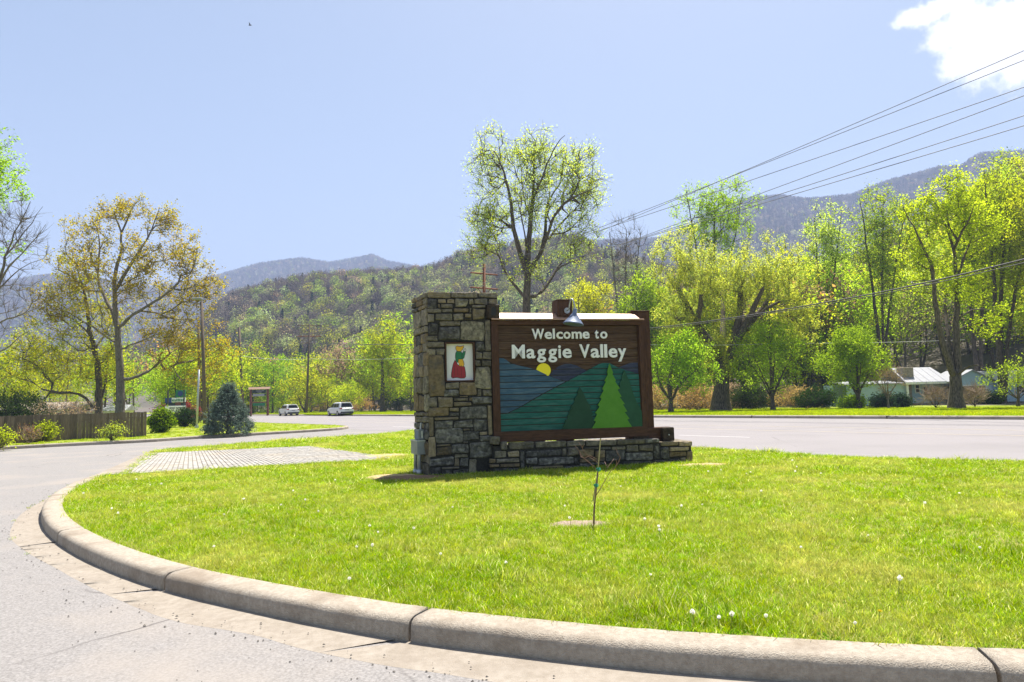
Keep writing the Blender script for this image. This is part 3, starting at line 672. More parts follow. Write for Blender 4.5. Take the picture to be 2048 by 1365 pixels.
# pillar core with a real niche: four blocks round it
def pbl(u0, u1, v0, v1, z0, z1):
    f = lambda u, v: (u + UB * v / PD * (1 - u / PW) if u < PW * .5 else u, v)
    core.box(u0, u1, v0, v1, z0, z1)
core.prism([(0.012, .12), (PW - .012, .12), (PW - .012, PD - .02), (UB + .02, PD - .02)], lambda p: (p[0], p[1], -.3), lambda p: (p[0], p[1], PH - .02))
core.box(.02, alc[0] - .02, .004, .13, -.3, PH - .02); core.box(alc[1] + .02, PW - .02, .004, .13, -.3, PH - .02)
core.box(alc[0] - .02, alc[1] + .02, .004, .13, -.3, alc[2] - .02); core.box(alc[0] - .02, alc[1] + .02, .004, .13, alc[3] + .02, PH - .02)
core.box(SP(987, 900, BV)[0], BM - .02, BV + .006, .62, -.3, BT - .012); core.box(BM - .03, BE - .02, BV + .008, .60, -.3, BT2 - .012)
core.build('mortar_core', M['mortar'], sign)
# cap flags on top of pillar and low wall
def flag(u0, u1, v0, v1, zt, k, th=.05):
    n = 4; V = []; 
    ol = [(u0 + .01, v0), ((u0 + u1) / 2, v0 - .006), (u1 - .01, v0), (u1 - .004, (v0 + v1) / 2), (u1 - .01, v1), ((u0 + u1) / 2, v1 + .005), (u0 + .01, v1), (u0 + .004, (v0 + v1) / 2)]
    ol = [(x + SR.normal(0, .006), y + SR.normal(0, .006)) for x, y in ol]; m = MB()
    m.prism(ol, lambda p: (p[0], p[1], zt - th), lambda p: (p[0], p[1], zt + SR.normal(0, .004))); return m.build('stone', M[SMAT[k]], sign)
for u0, u1, v0, v1, k in ((.02, PW * .5, .03, .45, 'g'), (PW * .5, PW - .01, .03, .5, 'l'), (-.06, PW * .4, .45, .93, 'g'), (PW * .4, PW - .01, .5, .93, 't')): flag(u0, u1, v0, v1, PH - .002, k)
u = PW + .02
while u < BM - .1:
    w = SR.uniform(.28, .5); w = BM - .03 - u if BM - .03 - u - w < .2 else w
    flag(u, u + w, BV + .03, .22, BT - .004, 'glg'[SR.integers(3)]); flag(u, u + w, .23, .62, BT - .006, 'glg'[SR.integers(3)]); u += w
flag(BM, (BM + BE) / 2, BV + .03, .6, BT2 - .004, 't'); flag((BM + BE) / 2, BE - .01, BV + .03, .6, BT2 - .004, 'g')
# right end of the low wall
z = -.05
while z < BT2 - .03:
    h = min(SR.choice([.1, .14, .18]), BT2 - z); a = 0
    while a < .75:
        w = SR.uniform(.2, .4); w = min(w, .76 - a) if .76 - a - w > .1 else .76 - a
        stone(sign, a, a + w, z, z + h, kinds[SR.integers(len(kinds))], np.array([BE - .03, BV + .01, 0]), e2, e3, e1, .02); a += w
    z += h

# emblem panel in its niche
emb = thing('emblem_panel', 'white framed panel of a bonneted woman in red skirt set in stone pillar', 'emblem panel', S0, A_SIGN)
AC = .085
m = MB(); m.box(alc[0], alc[1], AC + .02, AC + .03, alc[2], alc[3]); 
fr = MB(); tck = .022
fr.box(alc[0] - .006, alc[0] + tck, -.004, AC + .02, alc[2], alc[3]); fr.box(alc[1] - tck, alc[1] + .006, -.004, AC + .02, alc[2], alc[3])
fr.box(alc[0] + tck + .001, alc[1] - tck - .001, -.002, AC + .02, alc[2] - .004, alc[2] + tck); fr.box(alc[0] + tck + .001, alc[1] - tck - .001, -.002, AC + .02, alc[3] - tck, alc[3] + .004)
fr.build('frame', M['frame'], emb); m.build('panel', M['panelwhite'], emb)
def efig(name, pts, mat, lay, grow_=0.0):
    pp = [SP(*Z2(x, y), AC) for x, y in pts]; cxm = sum(p[0] for p in pp) / len(pp); czm = sum(p[1] for p in pp) / len(pp)
    if grow_: # push outwards along vertex normals
        q = []; n = len(pp); ar = sum(pp[i][0] * pp[(i + 1) % n][1] - pp[(i + 1) % n][0] * pp[i][1] for i in range(n)); sg = 1 if ar > 0 else -1
        for i in range(n):
            p0, p1, p2 = pp[i - 1], pp[i], pp[(i + 1) % n]
            d1 = np.array([p1[1] - p0[1], p0[0] - p1[0]]); d2 = np.array([p2[1] - p1[1], p1[0] - p2[0]])
            d = d1 / (np.linalg.norm(d1) + 1e-9) + d2 / (np.linalg.norm(d2) + 1e-9); d = d / (np.linalg.norm(d) + 1e-6) * sg * grow_; q.append((p1[0] + d[0], p1[1] + d[1]))
        pp = q
    v = AC + .018 - lay * .0016
    mm = MB(); mm.prism(pp, lambda p: (p[0], v + .0012, p[1]), lambda p: (p[0], v, p[1])); return mm.build(name, M[mat], emb)
figs = [('skirt', [(612,1035),(596,1075),(580,1140),(570,1210),(568,1256),(585,1270),(640,1262),(700,1272),(745,1270),(760,1252),(757,1190),(745,1125),(720,1095),(680,1075),(655,1050)], 'e_red', 3),
 ('bodice', [(642,903),(690,905),(712,935),(722,985),(720,1008),(660,1018),(655,1050),(645,1072),(630,1040),(624,985),(626,935)], 'e_green', 4),
 ('raised_arm', [(712,985),(716,935),(728,925),(740,890),(758,905),(748,950),(735,1000),(722,1005)], 'e_green', 5),
 ('hand', [(738,895),(742,880),(756,874),(762,890),(752,912)], 'panelwhite', 6),
 ('apron', [(664,1018),(716,1016),(728,1045),(737,1085),(728,1112),(708,1112),(700,1095),(690,1110),(672,1100),(660,1070)], 'e_yellow', 7),
 ('lower_hand', [(645,1060),(656,1062),(672,1085),(660,1092),(648,1078)], 'panelwhite', 8),
 ('bonnet', [(628,848),(645,836),(665,845),(690,846),(732,832),(728,855),(712,885),(690,906),(650,904),(632,885)], 'e_yellow', 9)]
for nm, pts, mt, lay in figs:
    efig(nm + '_outline', pts, 'black', lay - .5, .009); efig(nm, pts, mt, lay)
for x0, y0, x1, y1 in ((610,1090,606,1240),(650,1130,655,1245),(700,1140,705,1255),(600,1020,614,1028)):
    efig('drape_line', [(x0-2,y0),(x0+2,y0),(x1+2,y1),(x1-2,y1)], 'black', 5)

# the timber sign
FC = -.07                                          # plane of the frame's face
ts_ = thing('welcome_sign', 'brown timber sign reading Welcome to Maggie Valley with painted mountain mural', 'sign', S0, A_SIGN)
def homog(src, dst):
    Am = []
    for (x, y), (u, v) in zip(src, dst): Am += [[x, y, 1, 0, 0, 0, -u * x, -u * y, -u], [0, 0, 0, x, y, 1, -v * x, -v * y, -v]]
    return np.linalg.svd(np.array(Am))[2][-1].reshape(3, 3)
bc = FC + .07                                      # board plane (recessed)
pTL, pTR, pBL, pBR = SP(995, 651.4, bc), SP(1273.2, 651.4, bc), SP(1000, 864.4, bc), SP(1284, 854.2, bc)
IU0, IU1 = (pTL[0] + pBL[0]) / 2, (pTR[0] + pBR[0]) / 2; IZ0, IZ1 = (pBL[1] + pBR[1]) / 2, (pTL[1] + pTR[1]) / 2
HM = homog([(995, 651.4), (1273.2, 651.4), (1284, 854.2), (1000, 864.4)], [(IU0, IZ1), (IU1, IZ1), (IU1, IZ0), (IU0, IZ0)])
def HP(px, py): q = HM @ np.array([px, py, 1.0]); return q[0] / q[2], q[1] / q[2]
# backing boards
nb = 13; bh = (IZ1 - IZ0) / nb
for k in range(nb):
    m = MB(); m.cbox(IU0 - .02, IU1 + .02, bc + R.uniform(0, .004), bc + .035, IZ0 + k * bh + .003, IZ0 + (k + 1) * bh - .003, .006); m.build('board', M['board'], ts_)
m = MB(); m.box(IU0 - .03, IU1 + .03, bc + .037, bc + .047, IZ0 - .01, IZ1 + .02); m.build('gap_light_blocker', M['board'], ts_)  # unseen panel added to block sunlight shining through the board gaps
# frame rails and stiles
oL, oR = SP(985.5, 760, FC)[0], SP(1290, 760, FC)[0]; oT = SP(1140, 640.5, FC)[1]; oB = BT + .05
m = MB(); m.cbox(oL, oR, FC, bc + .05, oB, IZ0 + .010, .008); m.build('bottom_rail', M['frame'], ts_)
m = MB(); m.cbox(oL, oR, FC, bc + .05, IZ1 + .004, oT, .008); m.build('top_rail', M['frame'], ts_)
m = MB(); m.cbox(oL, IU0 - .003, FC + .003, bc + .05, IZ0 - .002, IZ1 + .002, .008); m.build('stile', M['frame_v'], ts_)
m = MB(); m.cbox(IU1 + .003, oR, FC + .003, bc + .05, IZ0 - .002, IZ1 + .002, .008); m.build('stile', M['frame_v'], ts_)
for ba, bb in ((IU0 - .001, IU0 + .012), (IU1 - .012, IU1 + .001)): m = MB(); m.cbox(ba, bb, FC + .03, bc - .002, IZ0, IZ1, .003); m.build('bead', M['frame_v'], ts_)
# posts behind
pR0, pR1 = SP(1263, 625, .1)[0], SP(1296.5, 625, .1)[0]; pT = SP(1278, 624, .1)[1]
m = MB(); m.cbox(oR + .004 - .14, pR1, bc + .055, bc + .25, BT, pT, .012); m.cbox(pR0 - .02, pR1 + .015, bc + .03, bc + .27, pT, pT + .02, .006); m.build('post', M['frame_v'], ts_)
cP0, cP1 = SP(1111.5, 620, .0)[0], SP(1141, 620, .0)[0]; cT = SP(1128, 602, 0)[1]
m = MB(); m.cbox(cP0, cP1, bc + .052, bc + .26, BT, cT, .012); m.build('post', M['frame_v'], ts_)
m = MB(); m.cbox(cP0, cP1, FC - .05, bc + .05, oT + .075, cT, .012); m.cbox(cP0 - .006, cP1 + .006, FC - .056, bc + .268, cT + .001, cT + .016, .005); m.build('post_head', M['frame_v'], ts_)
for ua, ub in ((SP(1050, 872, 0)[0], SP(1088, 872, 0)[0]), (SP(1266, 866, 0)[0], SP(1296, 866, 0)[0])):
    m = MB(); m.box(ua, ub, FC + .012, bc + .04, BT - .01, oB - .002); m.build('footing_block', M['endgrain'], ts_)
# sloped metal roof cap: front slope, back slope, drip trim
rz1 = SP(1200, 627.8, .02)[1]; rz0 = SP(1200, 637.2, FC - .05)[1]
xl, xr = SP(997, 632, FC)[0], SP(1271, 632, FC)[0]
m = MB()
m.add([(xl, FC - .05, rz0), (xr + .07, FC - .05, rz0), (xr, .02, rz1), (xl, .02, rz1), (xr, .12, rz1), (xl, .12, rz1), (xr, .3, rz0 + .02), (xl, .3, rz0 + .02)], [(0, 1, 2, 3), (3, 2, 4, 5), (5, 4, 6, 7), (1, 6, 4, 2), (0, 3, 5, 7)])
m.build('roof_cap', M['copper'], ts_)
m = MB(); m.cbox(oL - .005, oR + .012, FC - .062, FC - .051, oT - .004, rz0 - .012, .003); m.cbox(oL - .005, oR + .012, FC - .062, FC + .02, rz0 - .011, rz0 - .003, .002); m.build('drip_trim', M['copper'], ts_)
for k in range(7):
    uu = oL + .2 + k * (oR - oL - .3) / 6; m = MB(); m.tube([(uu, FC - .063, (oT + rz0) / 2), (uu, FC - .068, (oT + rz0) / 2)], .006, 6); m.build('screw', M['steel'], ts_)
for (x, y) in ((1820, 130), (1850, 415), (1870, 632)):
    uu, ww = SP(*Z5(x, y), FC); m = MB(); m.tube([(uu, FC + .002, ww), (uu, FC - .006, ww)], .009, 8); m.build('bolt', M['black'], ts_)
# beam through the pillar and along the foot
u0, u1, w0, w1 = rect(*Z2(1042, 278), *Z2(1205, 465)); m = MB(); m.cbox(u0, u1, -.11, .9, w0, w1, .012); m.build('beam', M['endgrain'], ts_)
m = MB(); mu = (u0 + u1) / 2; m.prism([(mu - .05, w0 + .06), (mu + .05, w0 + .06), (mu + .05, w1 - .09), (mu + .02, w1 - .05), (mu - .02, w1 - .05), (mu - .05, w1 - .09)], lambda p: (p[0], -.113, p[1]), lambda p: (p[0], -.1115, p[1])); m.build('mortise_shade', M['black'], ts_)  # flat black plate: dark inside of the beam's hole painted on
u0, u1, w0, w1 = rect(*Z6(1560, 72), *Z6(1778, 200), -.02); u2 = SP(*Z6(1672, 130), -.02)[0]
m = MB(); m.cbox(oR - .4, u1, .02, .2, BT2 + .006, w1, .015); m.build('sill_beam', M['frame'], ts_)
m = MB(); m.cbox(u2, u1 + .004, -.1, .016, BT2 + .008, w1 - .004, .015); m.build('beam_end', M['endgrain'], ts_)
m = MB(); m.tube([((u2 + u1) / 2, -.101, (BT2 + w1) / 2 - .01), ((u2 + u1) / 2, -.125, (BT2 + w1) / 2 - .01)], .014, 8); m.build('bolt', M['steel'], ts_)

# mural: planks cut to the outline of each hill
def clip(poly, z0, z1):
    def half(P, f):
        o = []
        for i in range(len(P)):
            a, b = P[i - 1], P[i]; fa, fb = f(a), f(b)
            if (fa >= 0) != (fb >= 0): t = fa / (fa - fb); o.append((a[0] + (b[0] - a[0]) * t, a[1] + (b[1] - a[1]) * t))
            if fb >= 0: o.append(b)
        return o
    P = half(poly, lambda p: p[1] - z0); return half(P, lambda p: z1 - p[1]) if P else P
pz0 = HP(*Z5(120, 988))[1]; plank_h = (HP(*Z5(110, 165))[1] - pz0) / 11.05
def region(name, mat, pts, c, th):
    poly = [HP(*Z5(x, y)) for x, y in pts]
    for k in range(-1, 14):
        q = clip(poly, pz0 + k * plank_h + .009, pz0 + (k + 1) * plank_h - .009)
        if len(q) < 3: continue
        q2 = [q[0]]
        for p in q[1:]:
            if math.hypot(p[0] - q2[-1][0], p[1] - q2[-1][1]) > .004: q2.append(p)
        if math.hypot(q2[0][0] - q2[-1][0], q2[0][1] - q2[-1][1]) < .004: q2.pop()
        if len(q2) < 3: continue
        m = MB(); cc = c + R.uniform(-.0015, .0015); m.prism(q2[::1], lambda p: (p[0], bc - .001, p[1]), lambda p: (p[0], bc - cc - th, p[1])); m.build(name, M[mat], ts_)
mbk = [HP(*Z5(x, y)) for x, y in [(110,99),(190,122),(330,186),(550,240),(712,304),(900,170),(1040,190),(1165,252),(1310,172),(1440,164),(1560,222),(1740,154),(1778,156),(1830,926),(120,986)]]
m = MB(); m.prism(mbk, lambda p: (p[0], bc - .0005, p[1]), lambda p: (p[0], bc - .006, p[1])); m.build('plank_gap_shade', M['black'], ts_)  # added black sheet: shade in the plank gaps put into colour
region('navy_plank', 'm_navy', [(712,302),(760,243),(830,193),(900,168),(960,166),(1040,188),(1090,216),(1140,244),(1170,252),(1060,300),(930,372),(905,374),(785,340)], 0, .012)
region('navy_plank', 'm_navy', [(1540,214),(1600,190),(1680,158),(1740,150),(1776,150),(1784,284),(1700,262),(1640,246),(1570,226)], 0, .012)
region('blue_plank', 'm_blue', [(108,97),(130,96),(155,100),(195,120),(240,160),(330,184),(440,208),(550,238),(680,300),(780,343),(898,382),(610,534),(345,690),(205,757),(118,762)], 0, .022)
region('teal_plank', 'm_green', [(118,772),(207,768),(352,698),(620,542),(905,390),(1060,306),(1150,258),(1240,206),(1310,168),(1372,154),(1440,162),(1500,196),(1560,220),(1650,252),(1785,292),(1800,500),(1822,760),(1832,934),(1000,962),(120,998)], 0, .026)
def cut(name, mat, pts, c, th, Zf=Z5):
    q = [HP(*Zf(x, y)) for x, y in pts]; m = MB(); m.prism(q, lambda p: (p[0], bc - c, p[1]), lambda p: (p[0], bc - c - th, p[1])); return m.build(name, M[mat], ts_)
sunp = [(640 + 86 * math.cos(a), 246 - 86 * math.sin(a)) for a in np.linspace(math.radians(-52), math.radians(180 - 6), 26)]
cut('sun_disc', 'm_sun', sunp, .0005, .0165)
cut('pine_cutout', 'm_dtree2', [(1605,240),(1572,330),(1580,345),(1545,420),(1556,436),(1518,500),(1530,560),(1570,700),(1600,800),(1660,935),(1832,929),(1828,760),(1795,690),(1762,640),(1742,590),(1720,540),(1700,480),(1680,420),(1660,360),(1640,320)], .034, .02)
cut('pine_cutout', 'm_dtree', [(1070,450),(1040,510),(1050,525),(1002,600),(1014,618),(958,688),(972,706),(932,745),(946,762),(915,800),(930,820),(888,856),(904,872),(866,920),(880,932),(845,956),(1225,946),(1250,880),(1235,840),(1215,790),(1232,770),(1190,705),(1205,690),(1165,630),(1140,580),(1110,510)], .034, .02)
cut('bright_pine_cutout', 'm_tree', [(1420,165),(1392,268),(1403,292),(1362,372),(1379,386),(1336,468),(1353,490),(1308,572),(1329,590),(1282,665),(1305,686),(1252,758),(1277,776),(1238,848),(1262,866),(1215,946),(1700,930),(1640,842),(1668,830),(1608,752),(1640,742),(1584,656),(1612,655),(1545,568),(1570,565),(1518,478),(1550,466),(1487,378),(1500,372),(1453,286),(1468,284)], .055, .022)
# raised letters
fc = bpy.data.curves.new('glyph', 'FONT')
def glyph(ch):
    c = bpy.data.curves.new('letter', 'FONT'); c.body = ch; c.size = 1; c.extrude = 0; c.offset = .022; c.resolution_u = 5
    o = bpy.data.objects.new('letter', c); COL.objects.link(o); bpy.context.view_layer.update()
    dg = bpy.context.evaluated_depsgraph_get(); me = bpy.data.meshes.new_from_object(o.evaluated_get(dg))
    V = np.array([v.co[:] for v in me.vertices]); F = [tuple(p.vertices) for p in me.polygons]
    bpy.data.objects.remove(o); bpy.data.curves.remove(c); bpy.data.meshes.remove(me); return V, F
capH = None
def letters(row, capy, base, boxes, caph, sk=0.0):
    for ch, x0, x1, yb in boxes:
        V, F = glyph(ch); lo, hi = V[:, 0].min(), V[:, 0].max()
        u0, wB = HP(*Z4(x0, yb)); u1, _ = HP(*Z4(x1, yb))
        uu = u0 + (V[:, 0] - lo) / (hi - lo) * (u1 - u0); ww = wB + V[:, 1] * caph
        n = len(V); ed = {}
        for f in F:
            for i in range(len(f)):
                a, b = f[i], f[(i + 1) % len(f)]; ed[(a, b)] = ed.get((a, b), 0) + 1
        v0 = bc - .012; v1 = bc - .046; bv = .004
        P0 = [(u_, v0, w_) for u_, w_ in zip(uu, ww)]; P1 = [(u_, v1, w_) for u_, w_ in zip(uu, ww)]
        FF = [tuple(i + n for i in f) for f in F] + [tuple(reversed(f)) for f in F] + [(a, b, b + n, a + n) for (a, b) in ed if (b, a) not in ed]
        mk('letter', P0 + P1, FF, M['white'], ts_)
gH, gF = glyph('M'); capn = gH[:, 1].max()
h1 = (HP(*Z4(440, 534))[1] - HP(*Z4(440, 668))[1]) / capn; h2 = (HP(*Z4(180, 752))[1] - HP(*Z4(180, 932))[1]) / capn
b1 = lambda x: 668 - (x - 440) * .008; b2 = lambda x: 930 - (x - 180) * .010
letters(1, 0, 0, [(c, x0, x1, b1(x0)) for c, x0, x1 in (('W',360,525),('e',532,630),('l',643,670),('c',690,778),('o',787,882),('m',899,1035),('e',1045,1140),('t',1215,1265),('o',1287,1383))], h1)
letters(2, 0, 0, [(c, x0, x1, b2(x0)) for c, x0, x1 in (('M',90,265),('a',287,405),('g',430,550),('g',582,700),('i',720,754),('e',777,898),('V',1008,1147),('a',1162,1280),('l',1293,1327),('l',1345,1384),('e',1405,1522),('y',1532,1645))], h2)

# gooseneck lamp on the centre post
lamp = thing('gooseneck_lamp', 'blue-grey cone lamp on a curved steel arm over the timber sign', 'lamp', S0, A_SIGN)
lu, lw = SP(*Z4(845, 285), FC - .06); m = MB()
m.tube([(lu, FC - .055, lw), (lu, FC - .075, lw)], .062, 20); m.build('wall_plate', M['steel'], lamp)
su, sw = SP(*Z4(957, 258), -.42)
arc = [(lu, FC - .075, lw), (lu + .01, FC - .13, lw + .01)]
for t in np.linspace(0, 1, 9): 
    an = math.pi * (1 - t); arc.append((lu + .02 + (su - lu - .02) * t, (FC - .15) + (-.42 - FC + .15) * t, lw + .05 + (sw - lw - .05) * t + .20 * math.sin(an) ** .8 if 0 < t < 1 else (lw + .05 + (sw - lw - .05) * t)))
m = MB(); m.tube(arc, .014, 8); m.build('arm', M['steel'], lamp, True)
bw = SP(*Z4(933, 468), -.42); rimr = (SP(*Z4(1070, 455), -.42)[0] - SP(*Z4(800, 455), -.42)[0]) / 2
axv = np.array([bw[0] - su, 0, bw[1] - sw]); axl = np.linalg.norm(axv); axv /= axl
def lathe(pr, n=24):
    V = []; F = []; a = np.cross(axv, e2); a /= np.linalg.norm(a); b = np.cross(axv, a)
    for (d, r_) in pr:
        for k in range(n):
            an = 2 * math.pi * k / n; V.append(np.array([su, -.42, sw]) + axv * d + (a * math.cos(an) + b * math.sin(an)) * r_)
    for i in range(len(pr) - 1):
        for k in range(n): F.append((i * n + k, i * n + (k + 1) % n, (i + 1) * n + (k + 1) % n, (i + 1) * n + k))
    return V, F
L_ = axl
V, F = lathe([(-.005, .012), (-.005, .038), (.0, .042), (.095, .046), (.10, .05), (.105, .052), (L_ * .92, rimr * .90), (L_ - .01, rimr), (L_ + .01, rimr), (L_ + .008, rimr - .01), (L_ * .9, rimr * .84), (.13, .045), (.12, .02)])
mk('lamp_shade', V, F, M['shade'], lamp, smooth=True)
V, F = lathe([(.4 * L_, .02), (.55 * L_, .035), (.68 * L_, .04), (.76 * L_, .028), (.8 * L_, .002)], 12); mk('bulb', V, F, M['bulb'], lamp, smooth=True)

# electrical boxes on the pillar's left face
eb = thing('electric_meter_box', 'grey electrical boxes and conduits on the side of stone pillar', 'electrical box', S0, A_SIGN)
def LP(a, b, n): return Z0 + ld * a + e3 * b + ln_ * n
def lbox(name, a0, a1, b0, b1, n0, n1, mat, par=None):
    m = MB(); m.add([LP(a0, b0, n0), LP(a1, b0, n0), LP(a1, b1, n0), LP(a0, b1, n0), LP(a0, b0, n1), LP(a1, b0, n1), LP(a1, b1, n1), LP(a0, b1, n1)], [(3, 2, 1, 0), (4, 5, 6, 7), (0, 1, 5, 4), (1, 2, 6, 5), (2, 3, 7, 6), (3, 0, 4, 7)]); return m.build(name, M[mat], par or eb)
def hgt(py): return SP(845, py, .3)[1]
lbox('meter_box', .14, .60, hgt(908), hgt(882), .03, .20, 'greybox'); lbox('box_lid', .13, .61, hgt(882), hgt(881) + .012, .03, .215, 'steel')
lbox('breaker_box', .22, .52, hgt(879), hgt(859), .03, .14, 'greybox'); lbox('breaker_door', .25, .49, hgt(877), hgt(862), .14, .146, 'shade')
for a, n_ in ((.24, .10), (.42, .12)):
    m = MB(); m.tube([LP(a, hgt(908), n_), LP(a, .6, n_), LP(a + .02, .42, n_ + .03), LP(a - .02, -.05, n_ + .05)], .038, 10); m.build('conduit', M['steel'], eb, True)
    m = MB(); m.tube([LP(a - .02, .10, n_ + .045), LP(a - .02, .0, n_ + .05)], .055, 10); m.build('conduit_collar', M['steel'], eb, True)
for q_, r_ in (([LP(.12, hgt(876), .1), LP(.12, hgt(862), .1)], .016), ([LP(.36, hgt(859), .06), LP(.36, hgt(846), .05)], .02)): m = MB(); m.tube(q_, r_, 6); m.build('conduit', M['steel'], eb)
# ------------------------------------------------------------------ trees
def grow_tree(seed, limbs, targets, tip_r=.012, pipe=.45, step=.6, jit=.18, up=.25):
    """limbs: [(points Nx3, r0, r1)], the first is the trunk; targets: points the twigs must reach"""
    rg = np.random.default_rng(seed)
    P = []; par = []; rad = []
    for li, (pts, r0, r1) in enumerate(limbs):
        q = resample(smooth_line(pts, 1) if len(pts) > 2 else pts, step * .8); n = len(q)
        if li and P:
            k = int(np.argmin(np.linalg.norm(np.array(P) - q[0], axis=1))); q = q[1:]; n = len(q)
        else: k = -1
        for i in range(n):
            P.append(q[i] + (rg.normal(0, .03, 3) if (li or i) else 0)); par.append(k); rad.append(r0 + (r1 - r0) * i / max(1, n - 1)); k = len(P) - 1
    tips = []
    cen = np.mean(np.array([l[0][0] for l in limbs]), 0)
    if len(targets):
        T = np.array(targets); A = np.array(P)
        d0 = np.array([np.min(np.linalg.norm(A - t, axis=1)) for t in T]); order = np.argsort(d0)
        cap = len(P) + len(T) * 40; B = np.zeros((cap, 3)); B[:len(P)] = A; cnt = len(P)
        for ti in order:
            t = T[ti]; dv = t - B[:cnt]; d = np.linalg.norm(dv, axis=1)
            cost = d + np.maximum(0, B[:cnt, 2] - t[2] + .3 * d) * .9
            k = int(np.argmin(cost)); dd = d[k]
            n = max(1, int(round(dd / step))); p0 = B[k]; pd = B[k] - B[par[k]] if par[k] >= 0 else np.array([0, 0, 1.])
            pd = pd / (np.linalg.norm(pd) + 1e-9); mid = p0 + (t - p0) * .5 + pd * dd * .12 + np.array([0, 0, -up * dd * .12]) + rg.normal(0, jit * dd * .25, 3)
            pk_ = k
            for i in range(1, n + 1):
                s = i / n; q = p0 * (1 - s) ** 2 + mid * 2 * s * (1 - s) + t * s * s
                if i < n: q = q + rg.normal(0, jit * step * .25, 3)
                if cnt >= cap: break
                B[cnt] = q; par.append(pk_); rad.append(0); pk_ = cnt; cnt += 1
            tips.append(pk_)
        P = B[:cnt]
    P = np.array(P); par = np.array(par); c = np.zeros(len(P)); c[tips] = 1
    for i in range(len(P) - 1, -1, -1):
        if par[i] >= 0: c[par[i]] += c[i]
    r = np.maximum(np.array(rad), tip_r * np.maximum(c, 1) ** pipe)
    for i in range(len(P)):
        if par[i] >= 0: r[i] = min(r[i], r[par[i]])
    return P, par, r, np.array(tips, int), rg
def prisms(A, B, ra, rb, da, db, n):
    """N tapered prisms, n-sided; da/db ring directions"""
    def frame(d):
        d = d / (np.linalg.norm(d, axis=1, keepdims=True) + 1e-9); ref = np.where(np.abs(d[:, :1]) < .8, np.array([[1., .05, .02]]), np.array([[.02, 1., .05]]))
        u = np.cross(d, ref); u /= (np.linalg.norm(u, axis=1, keepdims=True) + 1e-9); return u, np.cross(d, u)
    ua, va = frame(da); ub, vb = frame(db); an = np.linspace(0, 2 * np.pi, n, endpoint=False)
    ca, sa = np.cos(an)[None, :, None], np.sin(an)[None, :, None]
    VA_ = A[:, None] + (ua[:, None] * ca + va[:, None] * sa) * ra[:, None, None]; VB_ = B[:, None] + (ub[:, None] * ca + vb[:, None] * sa) * rb[:, None, None]
    V = np.concatenate([VA_, VB_], 1).reshape(-1, 3); N = len(A); base = (np.arange(N) * 2 * n)[:, None]
    k = np.arange(n)[None]; F = np.stack([base + k, base + (k + 1) % n, base + n + (k + 1) % n, base + n + k], -1).reshape(-1, 4)
    return V, F
def wood_mesh(P, par, r, thick=.07):
    i = np.where(par >= 0)[0]; p = par[i]; d = P[i] - P[p]
    pd = np.where((par[p] >= 0)[:, None], P[p] - P[np.maximum(par[p], 0)], d)
    first = np.full(len(P), -1); 
    big = {}
    for a, b in zip(i, p):
        if b not in big or r[a] > r[big[b]]: big[b] = a
    main = np.array([big[b] == a for a, b in zip(i, p)])
    ra = np.where(main, r[p], np.minimum(r[p], r[i] * 1.25)); da = np.where(main[:, None], pd, d)
    th = np.maximum(ra, r[i]) > thick; Vs = []; Fs = []; off = 0
    for sel, n in ((th, 8), (~th, 4)):
        if sel.any():
            V, F = prisms(P[p][sel], P[i][sel], ra[sel], r[i][sel], da[sel], d[sel], n); Vs.append(V); Fs.append(F + off); off += len(V)
    return np.concatenate(Vs), np.concatenate(Fs)
def leaf_quads(C, size, rg, flat=.35, aspect=.62):
    n = len(C); nrm = rg.normal(size=(n, 3)); nrm[:, 2] += flat * np.sign(nrm[:, 2]); nrm /= np.linalg.norm(nrm, axis=1, keepdims=True)
    a = np.cross(nrm, rg.normal(size=(n, 3))); a /= np.linalg.norm(a, axis=1, keepdims=True); b = np.cross(nrm, a)
    s = (size * rg.uniform(.6, 1.3, n))[:, None]; bend = nrm * s * .18
    V = np.stack([C - a * s * .5 - bend * .4, C + b * s * .5 * aspect + bend * .5, C + a * s * .5 - bend * .4, C - b * s * .5 * aspect + bend * .5], 1).reshape(-1, 3)
    F = np.arange(n * 4).reshape(-1, 4); return V, F
def twig_leaf(P, par, r, tips, rg, twigs=4, tlen=.8, leaves=10, spread=.16, upb=.3, twr=.006, drop=0.0):
    t = np.repeat(tips, twigs); n = len(t); base = P[t]; d0 = P[t] - P[np.maximum(par[t], 0)]; d0 /= (np.linalg.norm(d0, axis=1, keepdims=True) + 1e-9)
    d = d0 * .8 + rg.normal(0, .62, (n, 3)); d[:, 2] += upb; d /= np.linalg.norm(d, axis=1, keepdims=True)
    L = tlen * rg.uniform(.5, 1.3, n); mid = base + d * (L * .5)[:, None]; d2 = d + rg.normal(0, .25, (n, 3)); d2[:, 2] += upb * .3; d2 /= np.linalg.norm(d2, axis=1, keepdims=True)
    end = mid + d2 * (L * .5)[:, None]
    V1, F1 = prisms(base, mid, np.full(n, twr * 1.3), np.full(n, twr), d, d, 3); V2, F2 = prisms(mid, end, np.full(n, twr), np.full(n, twr * .5), d, d2, 3)
    TV = np.concatenate([V1, V2]); TF = np.concatenate([F1, F2 + len(V1)])
    if not leaves: return TV, TF, None
    k = np.repeat(np.arange(n), leaves); s = rg.uniform(.1, 1.08, len(k)); pos = np.where((s < .5)[:, None], base[k] + (mid - base)[k] * (s * 2)[:, None], mid[k] + (end - mid)[k] * (s * 2 - 1)[:, None])
    pos = pos + rg.normal(0, spread, (len(k), 3)); keep = rg.uniform(size=len(k)) > drop
    return TV, TF, (pos[keep], k[keep])
